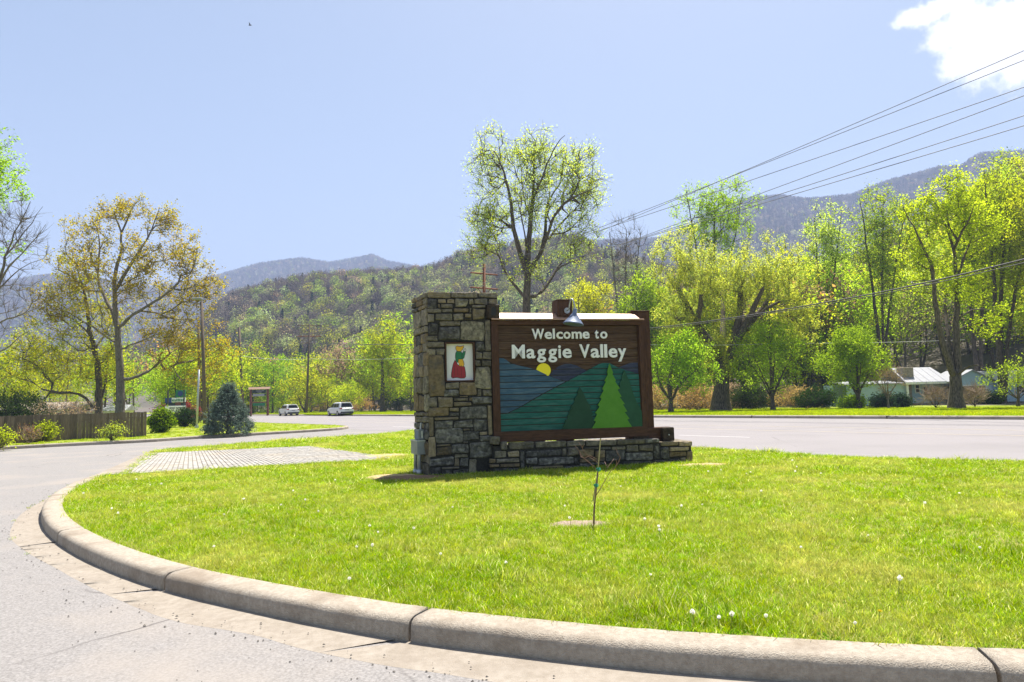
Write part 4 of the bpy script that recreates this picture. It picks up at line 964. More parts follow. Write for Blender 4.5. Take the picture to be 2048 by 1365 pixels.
def make_tree(name, label, cat, loc, limbs, targets, leaf='l_yg', bark='bark', seed=1, group=None, twigs=4, tlen=.8, leaves=10, lsize=.12, spread=.16, step=.6, tip_r=.012, jit=.18, bare=None, upb=.3, flat=.35, twr=.006, mix=None, pipe=.45):
    """limbs / targets are local to the trunk's base"""
    root = thing(name, label, cat, loc, 0, group)
    P, par, r, tips, rg = grow_tree(seed, limbs, targets, tip_r, pipe, step, jit)
    # flare at the foot
    f = np.clip(1 - P[:, 2] / (r[0] * 4 + .01), 0, 1) * (np.linalg.norm(P[:, :2] - P[0, :2], axis=1) < r[0] * 3); r = r * (1 + .45 * f ** 2)
    V, F = wood_mesh(P, par, r); mk('trunk', V, F, M[bark], root, smooth=True)
    TV, TF, lf = twig_leaf(P, par, r, tips, rg, twigs, tlen, leaves, spread, upb, twr)
    mats = [M[bare or bark]]; Vs = [TV]; Fs = [TF]; mi = [np.zeros(len(TF), int)]; var = [np.zeros(len(TF))]; off = len(TV)
    if lf is not None:
        LV, LF = leaf_quads(lf[0], lsize, rg, flat); Vs.append(LV); Fs.append(LF + off); n = len(LF)
        tw = np.random.default_rng(seed + 5).uniform(size=lf[1].max() + 1)
        var.append(np.clip(.55 * tw[lf[1]] + .45 * rg.uniform(size=n), 0, 1)); mats.append(M[leaf]); ii = np.ones(n, int)
        if mix: mats.append(M[mix[0]]); ii[tw[lf[1]] < mix[1]] = 2
        mi.append(ii)
    mk('crown', np.concatenate(Vs), np.concatenate(Fs), None, root, mats=mats, mi=np.concatenate(mi), var=np.concatenate(var))
    return root
def ell(rg, c, rad, n, shell=.45, zmin=-1e9):
    d = rg.normal(size=(n * 3, 3)); d /= np.linalg.norm(d, axis=1, keepdims=True); q = rg.uniform(size=n * 3) ** shell
    p = np.array(c) + d * q[:, None] * np.array(rad); p = p[p[:, 2] > zmin]; return p[:n]
def pxell(rg, x0, y0, x1, y1, Y, n, base, depth=.8, shell=.5):
    """targets in an ellipsoid seen as the pixel box at depth Y"""
    a = D(x0, (y0 + y1) / 2, Y); b = D(x1, (y0 + y1) / 2, Y); c = D((x0 + x1) / 2, y0, Y); d = D((x0 + x1) / 2, y1, Y)
    cen = (a + b + c + d) / 4; rx = np.linalg.norm(b - a) / 2; rz = np.linalg.norm(c - d) / 2
    return ell(rg, cen - base, (rx, rx * depth, rz), n, shell)
def pl(pts, Y, base, rg=None, dep=0.0, curve=True):
    """pixel polyline at depth Y -> local 3-D; dep bends it in depth"""
    out = []
    for i, (x, y) in enumerate(pts):
        t = i / max(1, len(pts) - 1); out.append(D(x, y, Y + dep * t) - base)
    return np.array(out)
def gz(x, y): 
    s = float(sdist(x, y)); return float(terrain(np.array([x]), np.array([y]))[0]) if s > 30 else (float(zfar(s)) if s > .4 else .13)
def onground(px, Y):
    x = D(px, 800, Y)[0]; return np.array([x, Y, gz(x, Y) - .03])

# --- big tulip-like tree behind the sign
B = onground(1057, 62); rg = np.random.default_rng(21)
trunk = pl([(1057, 820), (1055, 700), (1053, 622), (1054, 560), (1056, 515), (1058, 470), (1064, 420), (1068, 370), (1068, 320), (1071, 282)], 62, B); trunk[0] = 0
limbs = [(trunk, .56, .05)]
for pts, r0, dep in (
  ([(1054, 545), (1040, 505), (1029, 468), (1025, 430), (1020, 398), (1014, 365), (1003, 330), (988, 302)], .26, -2),
  ([(1053, 600), (1025, 566), (1008, 540), (998, 510), (985, 490), (962, 482)], .17, 3),
  ([(1058, 545), (1074, 520), (1088, 490), (1092, 455), (1093, 415), (1106, 388), (1120, 368), (1137, 345)], .22, 3),
  ([(1082, 508), (1098, 460), (1110, 428), (1130, 405), (1150, 393), (1170, 385), (1198, 372)], .16, -3),
  ([(1062, 600), (1084, 586), (1100, 562), (1114, 536), (1130, 516), (1152, 500), (1182, 490)], .17, 4),
  ([(1092, 486), (1112, 458), (1132, 437), (1146, 422), (1178, 410)], .11, 6),
  ([(1031, 462), (1010, 446), (988, 434), (964, 430), (944, 428)], .10, 2),
  ([(1062, 440), (1048, 400), (1044, 360), (1040, 320), (1030, 280)], .09, 6),
  ([(1067, 400), (1082, 360), (1098, 320), (1112, 290), (1130, 270)], .10, -5),
  ([(1056, 515), (1050, 470), (1042, 430), (1035, 400)], .08, -6),
  ([(1094, 440), (1100, 400), (1096, 350), (1090, 310)], .08, 7)): limbs.append((pl(pts, 62, B, None, dep), r0, .03))
T = np.concatenate([pxell(rg, 1025, 250, 1112, 390, 62, 62, B), pxell(rg, 942, 262, 1022, 400, 62, 50, B), pxell(rg, 1100, 280, 1196, 400, 62, 58, B), pxell(rg, 1125, 340, 1214, 440, 62, 40, B),
   pxell(rg, 930, 395, 1020, 480, 62, 40, B), pxell(rg, 928, 445, 1005, 530, 62, 32, B), pxell(rg, 1110, 420, 1200, 540, 62, 36, B), pxell(rg, 1000, 320, 1140, 480, 62, 30, B), pxell(rg, 1000, 500, 1100, 580, 62, 14, B), pxell(rg, 925, 250, 1216, 560, 62, 110, B, .8, .7)])
make_tree('shade_tree', 'tall spreading tree with thin spring leaves rising behind the welcome sign', 'tree', B, limbs, T, 'l_yg', 'bark', 21, twigs=6, tlen=1.25, leaves=8, lsize=.165, spread=.20, step=.8, tip_r=.020, jit=.3, mix=('l_pale', .6), twr=.014)

# --- left roadside trees behind the fence
YL = 68.0; KL = YL / 46
B = onground(241, YL); rg = np.random.default_rng(31)
trunk = pl([(241, 832), (241, 751), (237, 688), (232, 632), (229, 585), (230, 545), (243, 500), (243, 464), (228, 426)], YL, B); trunk[0] = 0
limbs = [(trunk, .32 * KL, .06)]
for pts, r0, dep in (
  ([(231, 634), (211, 600), (196, 562), (196, 535), (202, 478), (184, 434)], .12, 2),
  ([(231, 585), (250, 548), (272, 510), (298, 474), (312, 436), (318, 415)], .13, -2),
  ([(243, 464), (252, 446), (262, 424), (270, 405)], .06, 1),
  ([(236, 662), (262, 630), (292, 616), (330, 590), (370, 556), (395, 540)], .11, -2),
  ([(240, 762), (281, 753), (316, 730), (342, 704), (372, 690)], .07, 2),
  ([(237, 690), (215, 676), (180, 650), (140, 628), (110, 612), (80, 608)], .08, 3),
  ([(290, 616), (320, 630), (350, 640), (392, 640)], .06, 3),
  ([(238, 700), (262, 690), (290, 680), (310, 668)], .05, -3)): limbs.append((pl(pts, YL, B, None, dep), r0 * KL, .03))
T = np.concatenate([pxell(rg, 205, 398, 290, 450, YL, 26, B), pxell(rg, 290, 415, 350, 480, YL, 20, B), pxell(rg, 170, 425, 225, 520, YL, 14, B), pxell(rg, 320, 470, 400, 560, YL, 30, B), pxell(rg, 240, 470, 330, 600, YL, 34, B),
   pxell(rg, 350, 520, 440, 640, YL, 40, B), pxell(rg, 280, 580, 400, 760, YL, 50, B), pxell(rg, 100, 460, 200, 600, YL, 36, B), pxell(rg, 60, 560, 160, 680, YL, 30, B), pxell(rg, 330, 640, 470, 780, YL, 44, B), pxell(rg, 70, 420, 430, 720, YL, 90, B, .8, .7)])
make_tree('roadside_tree', 'tall gold-leaved tree with forked grey trunk behind the plank fence', 'tree', B, limbs, T, 'l_olive', 'barkgrey', 31, twigs=6, tlen=1.15, leaves=10, lsize=.21, spread=.23, step=.9, tip_r=.02, jit=.3, mix=('l_gold', .35), twr=.012)
B = onground(198, YL + 2); rg = np.random.default_rng(32); YY = YL + 2
trunk = pl([(198, 832), (198, 738), (188, 700), (178, 656), (174, 605), (160, 556), (150, 520)], YY, B); trunk[0] = 0
limbs = [(trunk, .27 * KL, .06)]
for pts, r0, dep in (([(192, 826), (178, 806), (168, 790), (148, 785), (110, 786), (79, 778), (55, 755)], .10, -2), ([(110, 786), (85, 800), (55, 812), (40, 822)], .05, -3), ([(200, 800), (212, 770), (213, 730), (225, 700)], .09, 2), ([(180, 670), (150, 640), (120, 630), (95, 612)], .06, 2), ([(188, 700), (210, 670), (222, 640), (235, 610)], .06, 4)):
    limbs.append((pl(pts, YY, B, None, dep), r0 * KL, .03))
T = np.concatenate([pxell(rg, 60, 600, 260, 780, YY, 90, B), pxell(rg, 0, 660, 140, 810, YY, 70, B), pxell(rg, 110, 520, 210, 640, YY, 24, B), pxell(rg, 150, 690, 260, 800, YY, 30, B)])
make_tree('roadside_tree', 'wide olive-leaved tree with dark trunk and low sweeping branch by the fence', 'tree', B, limbs, T, 'l_olive', 'bark', 32, twigs=6, tlen=1.2, leaves=11, lsize=.21, spread=.26, step=.9, tip_r=.018, jit=.3, mix=('l_yg', .5), twr=.012)
# bare and green tree at the left border
B = onground(-35, 40); rg = np.random.default_rng(33)
trunk = pl([(-35, 840), (-30, 700), (-18, 620), (0, 560), (12, 510), (28, 470), (46, 432), (60, 405)], 40, B); trunk[0] = 0
limbs = [(trunk, .2, .02)] + [(pl(p, 40, B, None, d), .06, .012) for p, d in (([(-8, 590), (20, 555), (50, 530), (85, 520)], 1), ([(0, 560), (30, 520), (60, 490), (92, 450)], -1), ([(12, 510), (40, 480), (66, 440), (85, 415)], 1), ([(-25, 660), (10, 640), (45, 630), (90, 610)], -1), ([(-30, 720), (10, 700), (40, 670), (62, 662)], 1))]
T = np.concatenate([pxell(rg, -20, 390, 92, 560, 40, 60, B), pxell(rg, -30, 540, 80, 680, 40, 34, B)])
make_tree('bare_tree', 'leafless grey branches fanning up at the edge beside the gold tree', 'tree', B, limbs, T, 'l_yg', 'barkgrey', 33, twigs=7, tlen=1.0, leaves=0, step=.6, tip_r=.012, jit=.25, twr=.0075, upb=.5)
B = onground(-70, 45); rg = np.random.default_rng(34)
trunk = pl([(-70, 836), (-70, 600), (-60, 450), (-50, 330)], 45, B); trunk[0] = 0
T = np.concatenate([pxell(rg, -120, 255, 22, 330, 45, 24, B), pxell(rg, -100, 300, 46, 370, 45, 30, B), pxell(rg, -110, 360, 62, 400, 45, 24, B), pxell(rg, -130, 480, 60, 560, 45, 14, B)])
make_tree('leafy_tree', 'bright green leafy tree entering above the bare branches', 'tree', B, [(trunk, .3, .04)], T, 'l_lime', 'bark', 34, twigs=6, tlen=.9, leaves=12, lsize=.17, spread=.16, step=.7, tip_r=.014, jit=.25)

# --- right side: pollarded willow, round maples, forked tree
YW = 62.0
B = onground(1441, YW); rg = np.random.default_rng(41)
trunk = pl([(1441, 822), (1442, 780), (1445, 740)], YW, B); trunk[0] = 0
limbs = [(trunk, .74, .66)]
for pts, r0, r1, dep in (([(1443, 745), (1432, 700), (1410, 672), (1392, 650), (1376, 612), (1360, 585), (1350, 568)], .5, .18, 1), ([(1392, 655), (1400, 620), (1402, 590)], .3, .18, -2), ([(1376, 640), (1350, 640), (1338, 625)], .2, .12, 2), ([(1448, 745), (1462, 715), (1472, 670), (1481, 620), (1482, 568)], .5, .22, 0), ([(1474, 665), (1488, 630), (1491, 578)], .3, .17, 3),
   ([(1470, 690), (1492, 650), (1510, 610), (1524, 580)], .36, .18, -2), ([(1488, 668), (1505, 640), (1524, 616), (1540, 590)], .28, .15, 2), ([(1505, 640), (1540, 612), (1577, 599), (1590, 602)], .18, .07, 1), ([(1577, 599), (1576, 570), (1575, 540)], .09, .05, 0), ([(1446, 700), (1445, 640), (1446, 565)], .3, .14, 5)): limbs.append((pl(pts, YW, B, None, dep), r0, r1))
T = np.concatenate([pxell(rg, 1300, 462, 1450, 640, YW, 150, B), pxell(rg, 1400, 500, 1560, 640, YW, 110, B), pxell(rg, 1480, 470, 1635, 640, YW, 100, B), pxell(rg, 1310, 600, 1420, 700, YW, 40, B), pxell(rg, 1400, 640, 1470, 780, YW, 60, B), pxell(rg, 1540, 600, 1640, 700, YW, 40, B)])
make_tree('pollard_willow', 'old thick-trunked pollarded willow with pale fuzzy shoots beyond the road', 'tree', B, limbs, T, 'l_willow', 'bark', 41, twigs=9, tlen=1.15, leaves=13, lsize=.13, spread=.13, step=.8, tip_r=.011, jit=.2, upb=1.5, twr=.006, mix=('l_pale', .25), pipe=.3)
def round_tree(px, pyb, x0, y0, x1, y1, Y, label, leaf, seed, n=170, name='maple_tree', trunk_r=.2, lsize=.15, bark='bark', leaves=12, mix=None, twigs=5, tl=.7, bare=None, cat='tree', split=.35, group=None):
    B = onground(px, Y); rg = np.random.default_rng(seed); top = D((x0 + x1) / 2, y0, Y) - B; z1 = top[2]; zb = (D(px, y1, Y) - B)[2]
    zt = max(.6, zb * .9); tr = np.array([(0, 0, 0), (.03, 0, zt * .5), (-.02, .02, zt), (.1, .05, zt + (z1 - zt) * .4), (top[0] * .6, .1, z1 * .86)])
    limbs = [(tr, trunk_r, .03)]; w = (D(x1, y0, Y) - D(x0, y0, Y))[0] / 2; cx_ = ((D(x0, y0, Y) + D(x1, y0, Y)) / 2 - B)[0]
    for k in range(6):
        a = k * 1.05 + rg.uniform(0, .5); q = np.array([(0, 0, zt * rg.uniform(.75, 1.1)), (math.cos(a) * w * .3, math.sin(a) * w * .3, zt + (z1 - zt) * .25), (cx_ * .6 + math.cos(a) * w * .62, math.sin(a) * w * .62, zt + (z1 - zt) * rg.uniform(.4, .6))]); limbs.append((q, trunk_r * .45, .025))
    T = np.concatenate([pxell(rg, x0, y0 + (y1 - y0) * .12, x1, y1, Y, int(n * .7), B, .95, .42), pxell(rg, x0 + (x1 - x0) * .22, y0, x1 - (x1 - x0) * .2, y0 + (y1 - y0) * .6, Y, int(n * .3), B, .9, .45)])
    return make_tree(name, label, cat, B, limbs, T, leaf, bark, seed, group, twigs=twigs, tlen=tl, leaves=leaves, lsize=lsize, spread=.16, step=.6, tip_r=.012, jit=.22, mix=mix, bare=bare)
round_tree(1341, 825, 1288, 662, 1440, 800, 57, 'round lime-green tree on the verge in front of the willow trunk', 'l_lime', 51)
round_tree(1545, 815, 1462, 632, 1618, 790, 60, 'round bright green tree between the willow and the blue house', 'l_lime', 52, 190)
round_tree(1717, 812, 1640, 655, 1772, 785, 61, 'leafy green tree standing before the far end of the blue house', 'l_green', 53, 250, mix=('l_lime', .4), leaves=14)
round_tree(1776, 810, 1742, 728, 1812, 792, 59, 'small bare tan shrubby tree before the porch of the blue house', 'l_tan', 54, 70, 'small_tree', .09, .07, 'barkgrey', 3, twigs=8, tl=.55, bare='twigtan')
round_tree(2035, 812, 1975, 722, 2110, 800, 57, 'low lime-leaved tree in front of the blue house gable windows', 'l_lime', 55, 44, 'small_tree', .12, .14)
# forked tree before the house
YF = 52.0
B = onground(1912, YF); rg = np.random.default_rng(56)
trunk = pl([(1912, 832), (1912, 790), (1911, 752)], YF, B); trunk[0] = 0
limbs = [(trunk, .46, .40)]
for pts, r0, r1, dep in (([(1909, 758), (1900, 735), (1884, 687), (1874, 630), (1866, 560), (1864, 527), (1845, 490), (1828, 459), (1804, 412)], .24, .03, -2), ([(1913, 755), (1915, 715), (1911, 666), (1914, 614), (1912, 555), (1907, 485), (1884, 440), (1868, 405)], .28, .03, 1), ([(1904, 735), (1896, 680), (1893, 640), (1888, 600), (1890, 540)], .17, .04, 3),
   ([(1908, 500), (1925, 462), (1938, 440), (1950, 410)], .10, .03, -2), ([(1912, 560), (1935, 495), (1952, 459), (1975, 440)], .11, .03, 2), ([(1866, 545), (1840, 530), (1820, 520), (1796, 515)], .08, .03, 2), ([(1900, 470), (1892, 420), (1898, 380), (1890, 352)], .08, .03, 3), ([(1913, 755), (1930, 735), (1950, 728), (1975, 740)], .09, .02, -3), ([(1914, 640), (1940, 620), (1965, 618), (1985, 622)], .07, .02, 2)): limbs.append((pl(pts, YF, B, None, dep), r0, r1))
T = np.concatenate([pxell(rg, 1790, 390, 1900, 480, YF, 44, B), pxell(rg, 1850, 345, 1960, 450, YF, 50, B), pxell(rg, 1900, 400, 2010, 520, YF, 60, B), pxell(rg, 1780, 470, 1900, 590, YF, 40, B), pxell(rg, 1860, 520, 1990, 620, YF, 40, B), pxell(rg, 1930, 600, 2010, 680, YF, 16, B)])
make_tree('forked_tree', 'big dark forked tree with open yellow-green crown before the blue house', 'tree', B, limbs, T, 'l_yg', 'bark', 56, twigs=6, tlen=.8, leaves=10, lsize=.17, spread=.16, step=.7, tip_r=.014, jit=.28, twr=.008)
# tall thin-leaved trees behind
def tall_tree(px, x0, y0, x1, y1, Y, label, leaf, seed, n=130, stems=2, name='woodland_tree', trunk_r=.3, lsize=.24, leaves=8, mix=None, twigs=6, tl=1.2, bark='bark', bare=None, group=None, dens=1.3):
    n = int(n * (dens if leaves > 3 else 1)); B = onground(px, Y); rg = np.random.default_rng(seed); lo = (D(px, y1, Y) - B)[2]; hi = (D(px, y0, Y) - B)[2]; limbs = []
    for k in range(stems):
        xe = x0 + (x1 - x0) * ((k + .5) / stems if stems > 1 else .5); e = D(xe, y0 + 25, Y) - B; e[1] = rg.uniform(-1, 1); b = np.array([rg.normal(0, .15), rg.normal(0, .15), 0]) * (stems > 1)
        if k == 0: b = np.zeros(3)
        limbs.append((np.array([b, b * .5 + e * .3 * np.array([.5, 1, 1]), e * .62 * np.array([.8, 1, 1]), e]), trunk_r * (1 if k == 0 else .7), .04))
    T = np.concatenate([pxell(rg, x0, y0, x1, y0 + (y1 - y0) * .7, Y, int(n * .7), B, .8, .5), pxell(rg, x0 + (x1 - x0) * .1, y0 + (y1 - y0) * .35, x1 - (x1 - x0) * .1, y1, Y, int(n * .3), B, .8, .5)])
    return make_tree(name, label, 'tree', B, limbs, T, leaf, bark, seed, group, twigs=twigs, tlen=tl, leaves=leaves, lsize=lsize, spread=.25, step=1.0, tip_r=.018, jit=.25, mix=mix, twr=.011, upb=.5, bare=bare)
tall_tree(1432, 1342, 358, 1520, 540, 88, 'tall airy green tree rising above the pollarded willow', 'l_green', 61, 150, 3, mix=('l_lime', .5))
tall_tree(1655, 1605, 408, 1705, 640, 92, 'slim tall tree rising between the willow and the round tree by the house', 'l_lime', 62, 130, 2, mix=('l_pale', .4))
tall_tree(1770, 1698, 372, 1835, 650, 86, 'tall twin-stemmed lime tree behind the near end of the blue house', 'l_lime', 63, 190, 3, mix=('l_yg', .4))
tall_tree(1250, 1205, 436, 1300, 660, 90, 'tall bare purple-twigged tree between the sign and the willow', 'l_bud', 64, 120, 3, 'bare_tree', .22, .08, 1, twigs=9, tl=1.6, bark='barkgrey')
tall_tree(2005, 1925, 322, 2110, 640, 68, 'dense sunlit yellow-green tree filling the edge beside the forked tree', 'l_yg', 65, 260, 3, leaves=9, lsize=.22)
tall_tree(1960, 1900, 372, 2020, 640, 76, 'yellow-green tree behind the crown of the forked tree', 'l_yg', 66, 190, 2, leaves=11, mix=('l_lime', .4))
tall_tree(2110, 2030, 340, 2220, 740, 62, 'broad yellow tree mostly cut off by the edge of the picture', 'l_yg', 67, 240, 2, leaves=12)
tall_tree(1290, 1240, 540, 1345, 760, 84, 'lime tree tucked behind the round tree next to the sign', 'l_lime', 68, 150, 2, leaves=10)
tall_tree(765, 716, 640, 812, 800, 112, 'dark-trunked tree with thin yellow leaves beside the second white car', 'l_yg', 69, 110, 1, 'lone_tree', .42, .26, 8, twigs=6, tl=1.3)
tall_tree(1170, 1130, 560, 1230, 700, 100, 'yellow-leaved tree in the gap between lamp and willow', 'l_yg', 70, 110, 2, leaves=10)

# --- prototypes copied through the valley and the wood
def proto(kind, seed):
    rg = np.random.default_rng(seed); spec = {
     'lime': (13, 4.6, 2.2, 'l_lime', 100, 9, .32, None), 'yg': (12, 4.8, 1.6, 'l_yg', 105, 9, .32, ('l_lime', .3)), 'pale': (14, 4.2, 3, 'l_pale', 95, 9, .32, ('l_lime', .35)), 'green': (13, 4.6, 2, 'l_green', 95, 10, .33, None),
     'bare': (14, 3.8, 4, 'l_bud', 80, 1, .20, None), 'red': (11, 4, 3, 'l_bud', 80, 4, .30, None), 'orange': (10, 3.8, 2, 'l_orange', 70, 6, .34, ('l_tan', .5)), 'round': (8, 4.4, .8, 'l_yg', 105, 11, .30, ('l_lime', .4))}[kind]
    H, Rr, zb, leaf, n, lv, ls, mix = spec; st_ = 2 if kind in ('bare', 'round', 'pale') else 1; limbs = []
    for k in range(st_):
        o = rg.normal(0, .5 if k else 0, 3); o[2] = 0; e = np.array([rg.normal(0, 1.0 + k), rg.normal(0, 1), H * .85]); limbs.append((np.array([o * .3, o + e * .35, e * .7, e]), .2, .04))
    T = ell(rg, (0, 0, zb + (H - zb) * .52), (Rr, Rr, (H - zb) * .5), n, .45)
    T = T + .5 * np.sin(T[:, [1, 2, 0]] * 1.3 + seed)
    return make_tree('tree', 'x', 'tree', (0, 0, -500), limbs, T, leaf, 'barkgrey' if kind in ('bare', 'red') else 'bark', seed, twigs=8 if kind in ('bare', 'red') else 4, tlen=1.3, leaves=lv, lsize=ls, spread=.32, step=1.0, tip_r=.018, jit=.28, mix=mix, twr=.012, upb=.55 if kind in ('bare', 'red', 'pale') else .3)
protos = {k: [proto(k, 100 + 10 * i + j) for j in range(2)] for i, k in enumerate(('lime', 'yg', 'pale', 'green', 'bare', 'red', 'orange', 'round'))}
PH_ = {'lime': 13, 'yg': 12, 'pale': 14, 'green': 13, 'bare': 14, 'red': 11, 'orange': 10, 'round': 8}
DESC = {'lime': 'lime-green leafing tree', 'yg': 'yellow-green leafing tree', 'pale': 'pale silvery-green leafing tree', 'green': 'mid-green leafing tree', 'bare': 'bare tree with mauve twigs', 'red': 'red-budded half-bare tree', 'orange': 'orange-tan budding tree', 'round': 'low rounded yellow-green tree'}
NAMEK = {'lime': 'lime_tree', 'yg': 'yellow_green_tree', 'pale': 'pale_tree', 'green': 'green_tree', 'bare': 'bare_tree', 'red': 'budding_tree', 'orange': 'orange_tree', 'round': 'round_tree'}
LANDM = [(-400, 60, 'beyond the far end of the fence'), (60, 150, 'above the red-stemmed shrub and fence'), (150, 220, 'behind the dark-trunked fence tree'), (220, 262, 'behind the grey-trunked gold tree'), (262, 300, 'above the end of the plank fence'), (300, 350, 'above the round green shrub'), (350, 392, 'above the letter board sign'), (392, 420, 'behind the tall floodlight pole'),
 (420, 470, 'behind the blue spruce'), (470, 500, 'beside the bare wooden pole behind the spruce'), (500, 545, 'above the roofed notice board'), (545, 600, 'above the first white car'), (600, 640, 'around the wooden power pole by the cars'), (640, 720, 'above the bigger white car'), (720, 800, 'behind the dark-trunked lone tree'), (800, 860, 'next to the stone pillar edge'),
 (860, 930, 'above the stone pillar'), (930, 1000, 'beside the rusty pole top'), (1000, 1100, 'behind the tall tree above the sign'), (1100, 1160, 'behind the sign lamp'), (1160, 1240, 'above the sign roof past the lamp'), (1240, 1300, 'above the end post of the sign'), (1300, 1345, 'behind the round tree by the sign'), (1345, 1420, 'among the near limbs of the willow'), (1420, 1480, 'behind the willow trunk'), (1480, 1560, 'among the far limbs of the willow'), (1560, 1640, 'between the willow and the blue house'),
 (1640, 1720, 'above the first stretch of white house roof'), (1720, 1790, 'above the tan shrubby tree'), (1790, 1850, 'above the stone chimney'), (1850, 1900, 'just before the forked trunk'), (1900, 1960, 'behind the forked trunk'), (1960, 2060, 'above the house gable windows'), (2060, 9000, 'past the last window of the blue house')]
placed = []; LABN = {}
def put(kind, x, y, h, zone, unique=None):
    src = R.choice(protos[kind]); c = copy_tree(src); c.name = NAMEK[kind]; s = h / PH_[kind]
    z = gz(x, y) - .05; c.location = (x, y, z); c.rotation_euler = (0, 0, R.uniform(0, 6.28)); c.scale = (s * R.uniform(.9, 1.15), s * R.uniform(.9, 1.15), s)
    px = CX + FPX * x / y - 20; lm = next((l for a, b_, l in LANDM if a <= px < b_), LANDM[-1][2])
    dz = 'front-row ' if y < (100 if px > 860 else 138) else ('' if y < (125 if px > 860 else 165) else 'deep-set ')
    sz = 'tall ' if h > 13.5 else ('low ' if h < 9.5 else '')
    if px < 420: dz = '' if y < 85 else 'deep-set '
    lab = unique or f"{dz}{sz}{DESC[kind]} {lm}"
    c['label'] = lab
    if 'group' in c: del c['group']
    if not unique: LABN.setdefault(lab, []).append(c); c['group'] = f"trees {zone}"
    return c
def putpx(kind, px, pytop, Y, zone, unique=None):
    b = onground(px, Y); h = (D(px, pytop, Y) - b)[2]; return put(kind, b[0], Y, h, zone, unique)
# valley floor beyond the cars, front row named one by one
for kind, px, pt, Y, lab in (
  ('round', 612, 742, 118, 'rounded multi-stemmed yellow-green tree behind the wooden power pole and cars'), ('yg', 668, 705, 150, 'bright dome-shaped yellow tree above the rear of the second white car'), ('lime', 505, 690, 128, 'lime-green tree behind the roofed notice board'), ('green', 545, 715, 124, 'green tree between notice board and first white car'),
  ('lime', 470, 720, 120, 'lime-green tree behind the blue spruce'), ('yg', 655, 752, 122, 'low yellow-green tree left of the second white car'), ('round', 700, 765, 116, 'low rounded tree right behind the second white car'), ('lime', 800, 640, 118, 'tall lime tree standing close by the stone pillar'), ('yg', 822, 720, 112, 'yellow-green tree touching the left side of the stone pillar'),
  ('orange', 826, 690, 132, 'orange-tan tree peeping out beside the stone pillar'), ('bare', 560, 745, 140, 'bare mauve tree behind the first white car'), ('red', 640, 770, 128, 'small reddish tree between the two white cars'), ('pale', 438, 700, 130, 'pale green tree between the leaning pole and the tall pole')):
    putpx(kind, px, pt, Y, '', lab)
rr = random.Random(5)
zoneA = 'in the valley wood behind the cars'; zoneB = 'in the wood behind the blue house'; zoneC = 'in the gap behind the welcome sign'; zoneD = 'beyond the plank fence'; zoneE = 'high in the wood above the blue house'
for k in range(70):
    px = rr.uniform(420, 850); Y = 128 + 62 * (k / 70) ** 1.0 + rr.uniform(0, 8); h = rr.uniform(8, 15)
    b = onground(px, Y); put(rr.choices(('lime', 'pale', 'yg', 'green', 'bare', 'red', 'orange'), (5, 4, 3, 3, 3, 1.5, 1))[0], b[0], Y, h, zoneA)
for k in range(34):
    px = rr.uniform(860, 1300); Y = rr.uniform(92, 170); b = onground(px, Y); put(rr.choices(('orange', 'red', 'yg', 'bare', 'lime', 'pale'), (3.5, 3, 2, 2, 2, 2))[0], b[0], Y, rr.uniform(8, 14), zoneC)
for k in range(60):
    px = rr.uniform(1290, 2150); Y = rr.uniform(84, 112); b = onground(px, Y); put(rr.choices(('yg', 'bare', 'lime', 'red', 'pale', 'orange'), (5, 4, 3, 1, 1.5, .3))[0], b[0], Y, rr.uniform(11, 18.5), zoneB)
for k in range(76):
    px = rr.uniform(1330, 2250); Y = rr.uniform(110, 185); b = onground(px, Y); put(rr.choices(('yg', 'lime', 'bare', 'pale'), (5, 4, 2, 2))[0], b[0], Y, rr.uniform(13, 20), zoneE)
for k in range(22):
    px = rr.uniform(-220, 440); Y = rr.uniform(76, 118); b = onground(px, Y); put(rr.choices(('yg', 'orange', 'lime', 'bare', 'red'), (5, 1, 3, 1.5, .6))[0], b[0], Y, rr.uniform(7, 11), zoneD)
for k in range(14):
    px = rr.uniform(300, 520); Y = rr.uniform(105, 150); b = onground(px, Y); put(rr.choices(('yg', 'lime', 'green', 'orange'), (3, 3, 2, 2))[0], b[0], Y, rr.uniform(8, 13), 'between the fence and the leaning pole')
for lab, cs in LABN.items():
    if len(cs) == 1: del cs[0]['group']; continue
    cs.sort(key=lambda c: -c.scale.z); suf = {2: ('taller one', 'shorter one'), 3: ('tallest one', 'middle-height one', 'shortest one')}.get(len(cs))
    for c, i in zip(cs, range(len(cs))):
        if suf: c['label'] = lab + ', ' + suf[i]; del c['group']
        else: c['group'] = lab.replace(' tree ', ' trees ')
for v in protos.values():
    for o in v:
        for ch in list(o.children): bpy.data.objects.remove(ch)
        bpy.data.objects.remove(o)

# --- shrubs
def shrub(name, label, loc, rad, h, leaf, seed, n=120, stems='bark', lsize=.1, leaves=8, cat='shrub', tl=.35, twigs=4, bare=None, group=None, upb=.4, mix=None, spread=.08, twr=.006, shell=.42):
    rg = np.random.default_rng(seed); limbs = []
    for k in range(6):
        a = k * 1.05; limbs.append((np.array([(math.cos(a) * .05, math.sin(a) * .05, 0), (math.cos(a) * rad * .3, math.sin(a) * rad * .3, h * .3), (math.cos(a) * rad * .6, math.sin(a) * rad * .6, h * .6)]), .03, .012))
    T = ell(rg, (0, 0, h * .5), (rad, rad, h * .5), n, shell, .05)
    return make_tree(name, label, cat, loc, limbs, T, leaf, stems, seed, group, twigs=twigs, tlen=tl, leaves=leaves, lsize=lsize, spread=spread, step=.3, tip_r=.006, jit=.2, upb=upb, bare=bare, mix=mix, twr=twr)
b = G(322, 866, .13); shrub('round_shrub', 'dense round bright green shrub at the end of the plank fence', b, .58, 1.25, 'l_bush', 71, 190, leaves=12, lsize=.11, mix=('l_dark', .25))
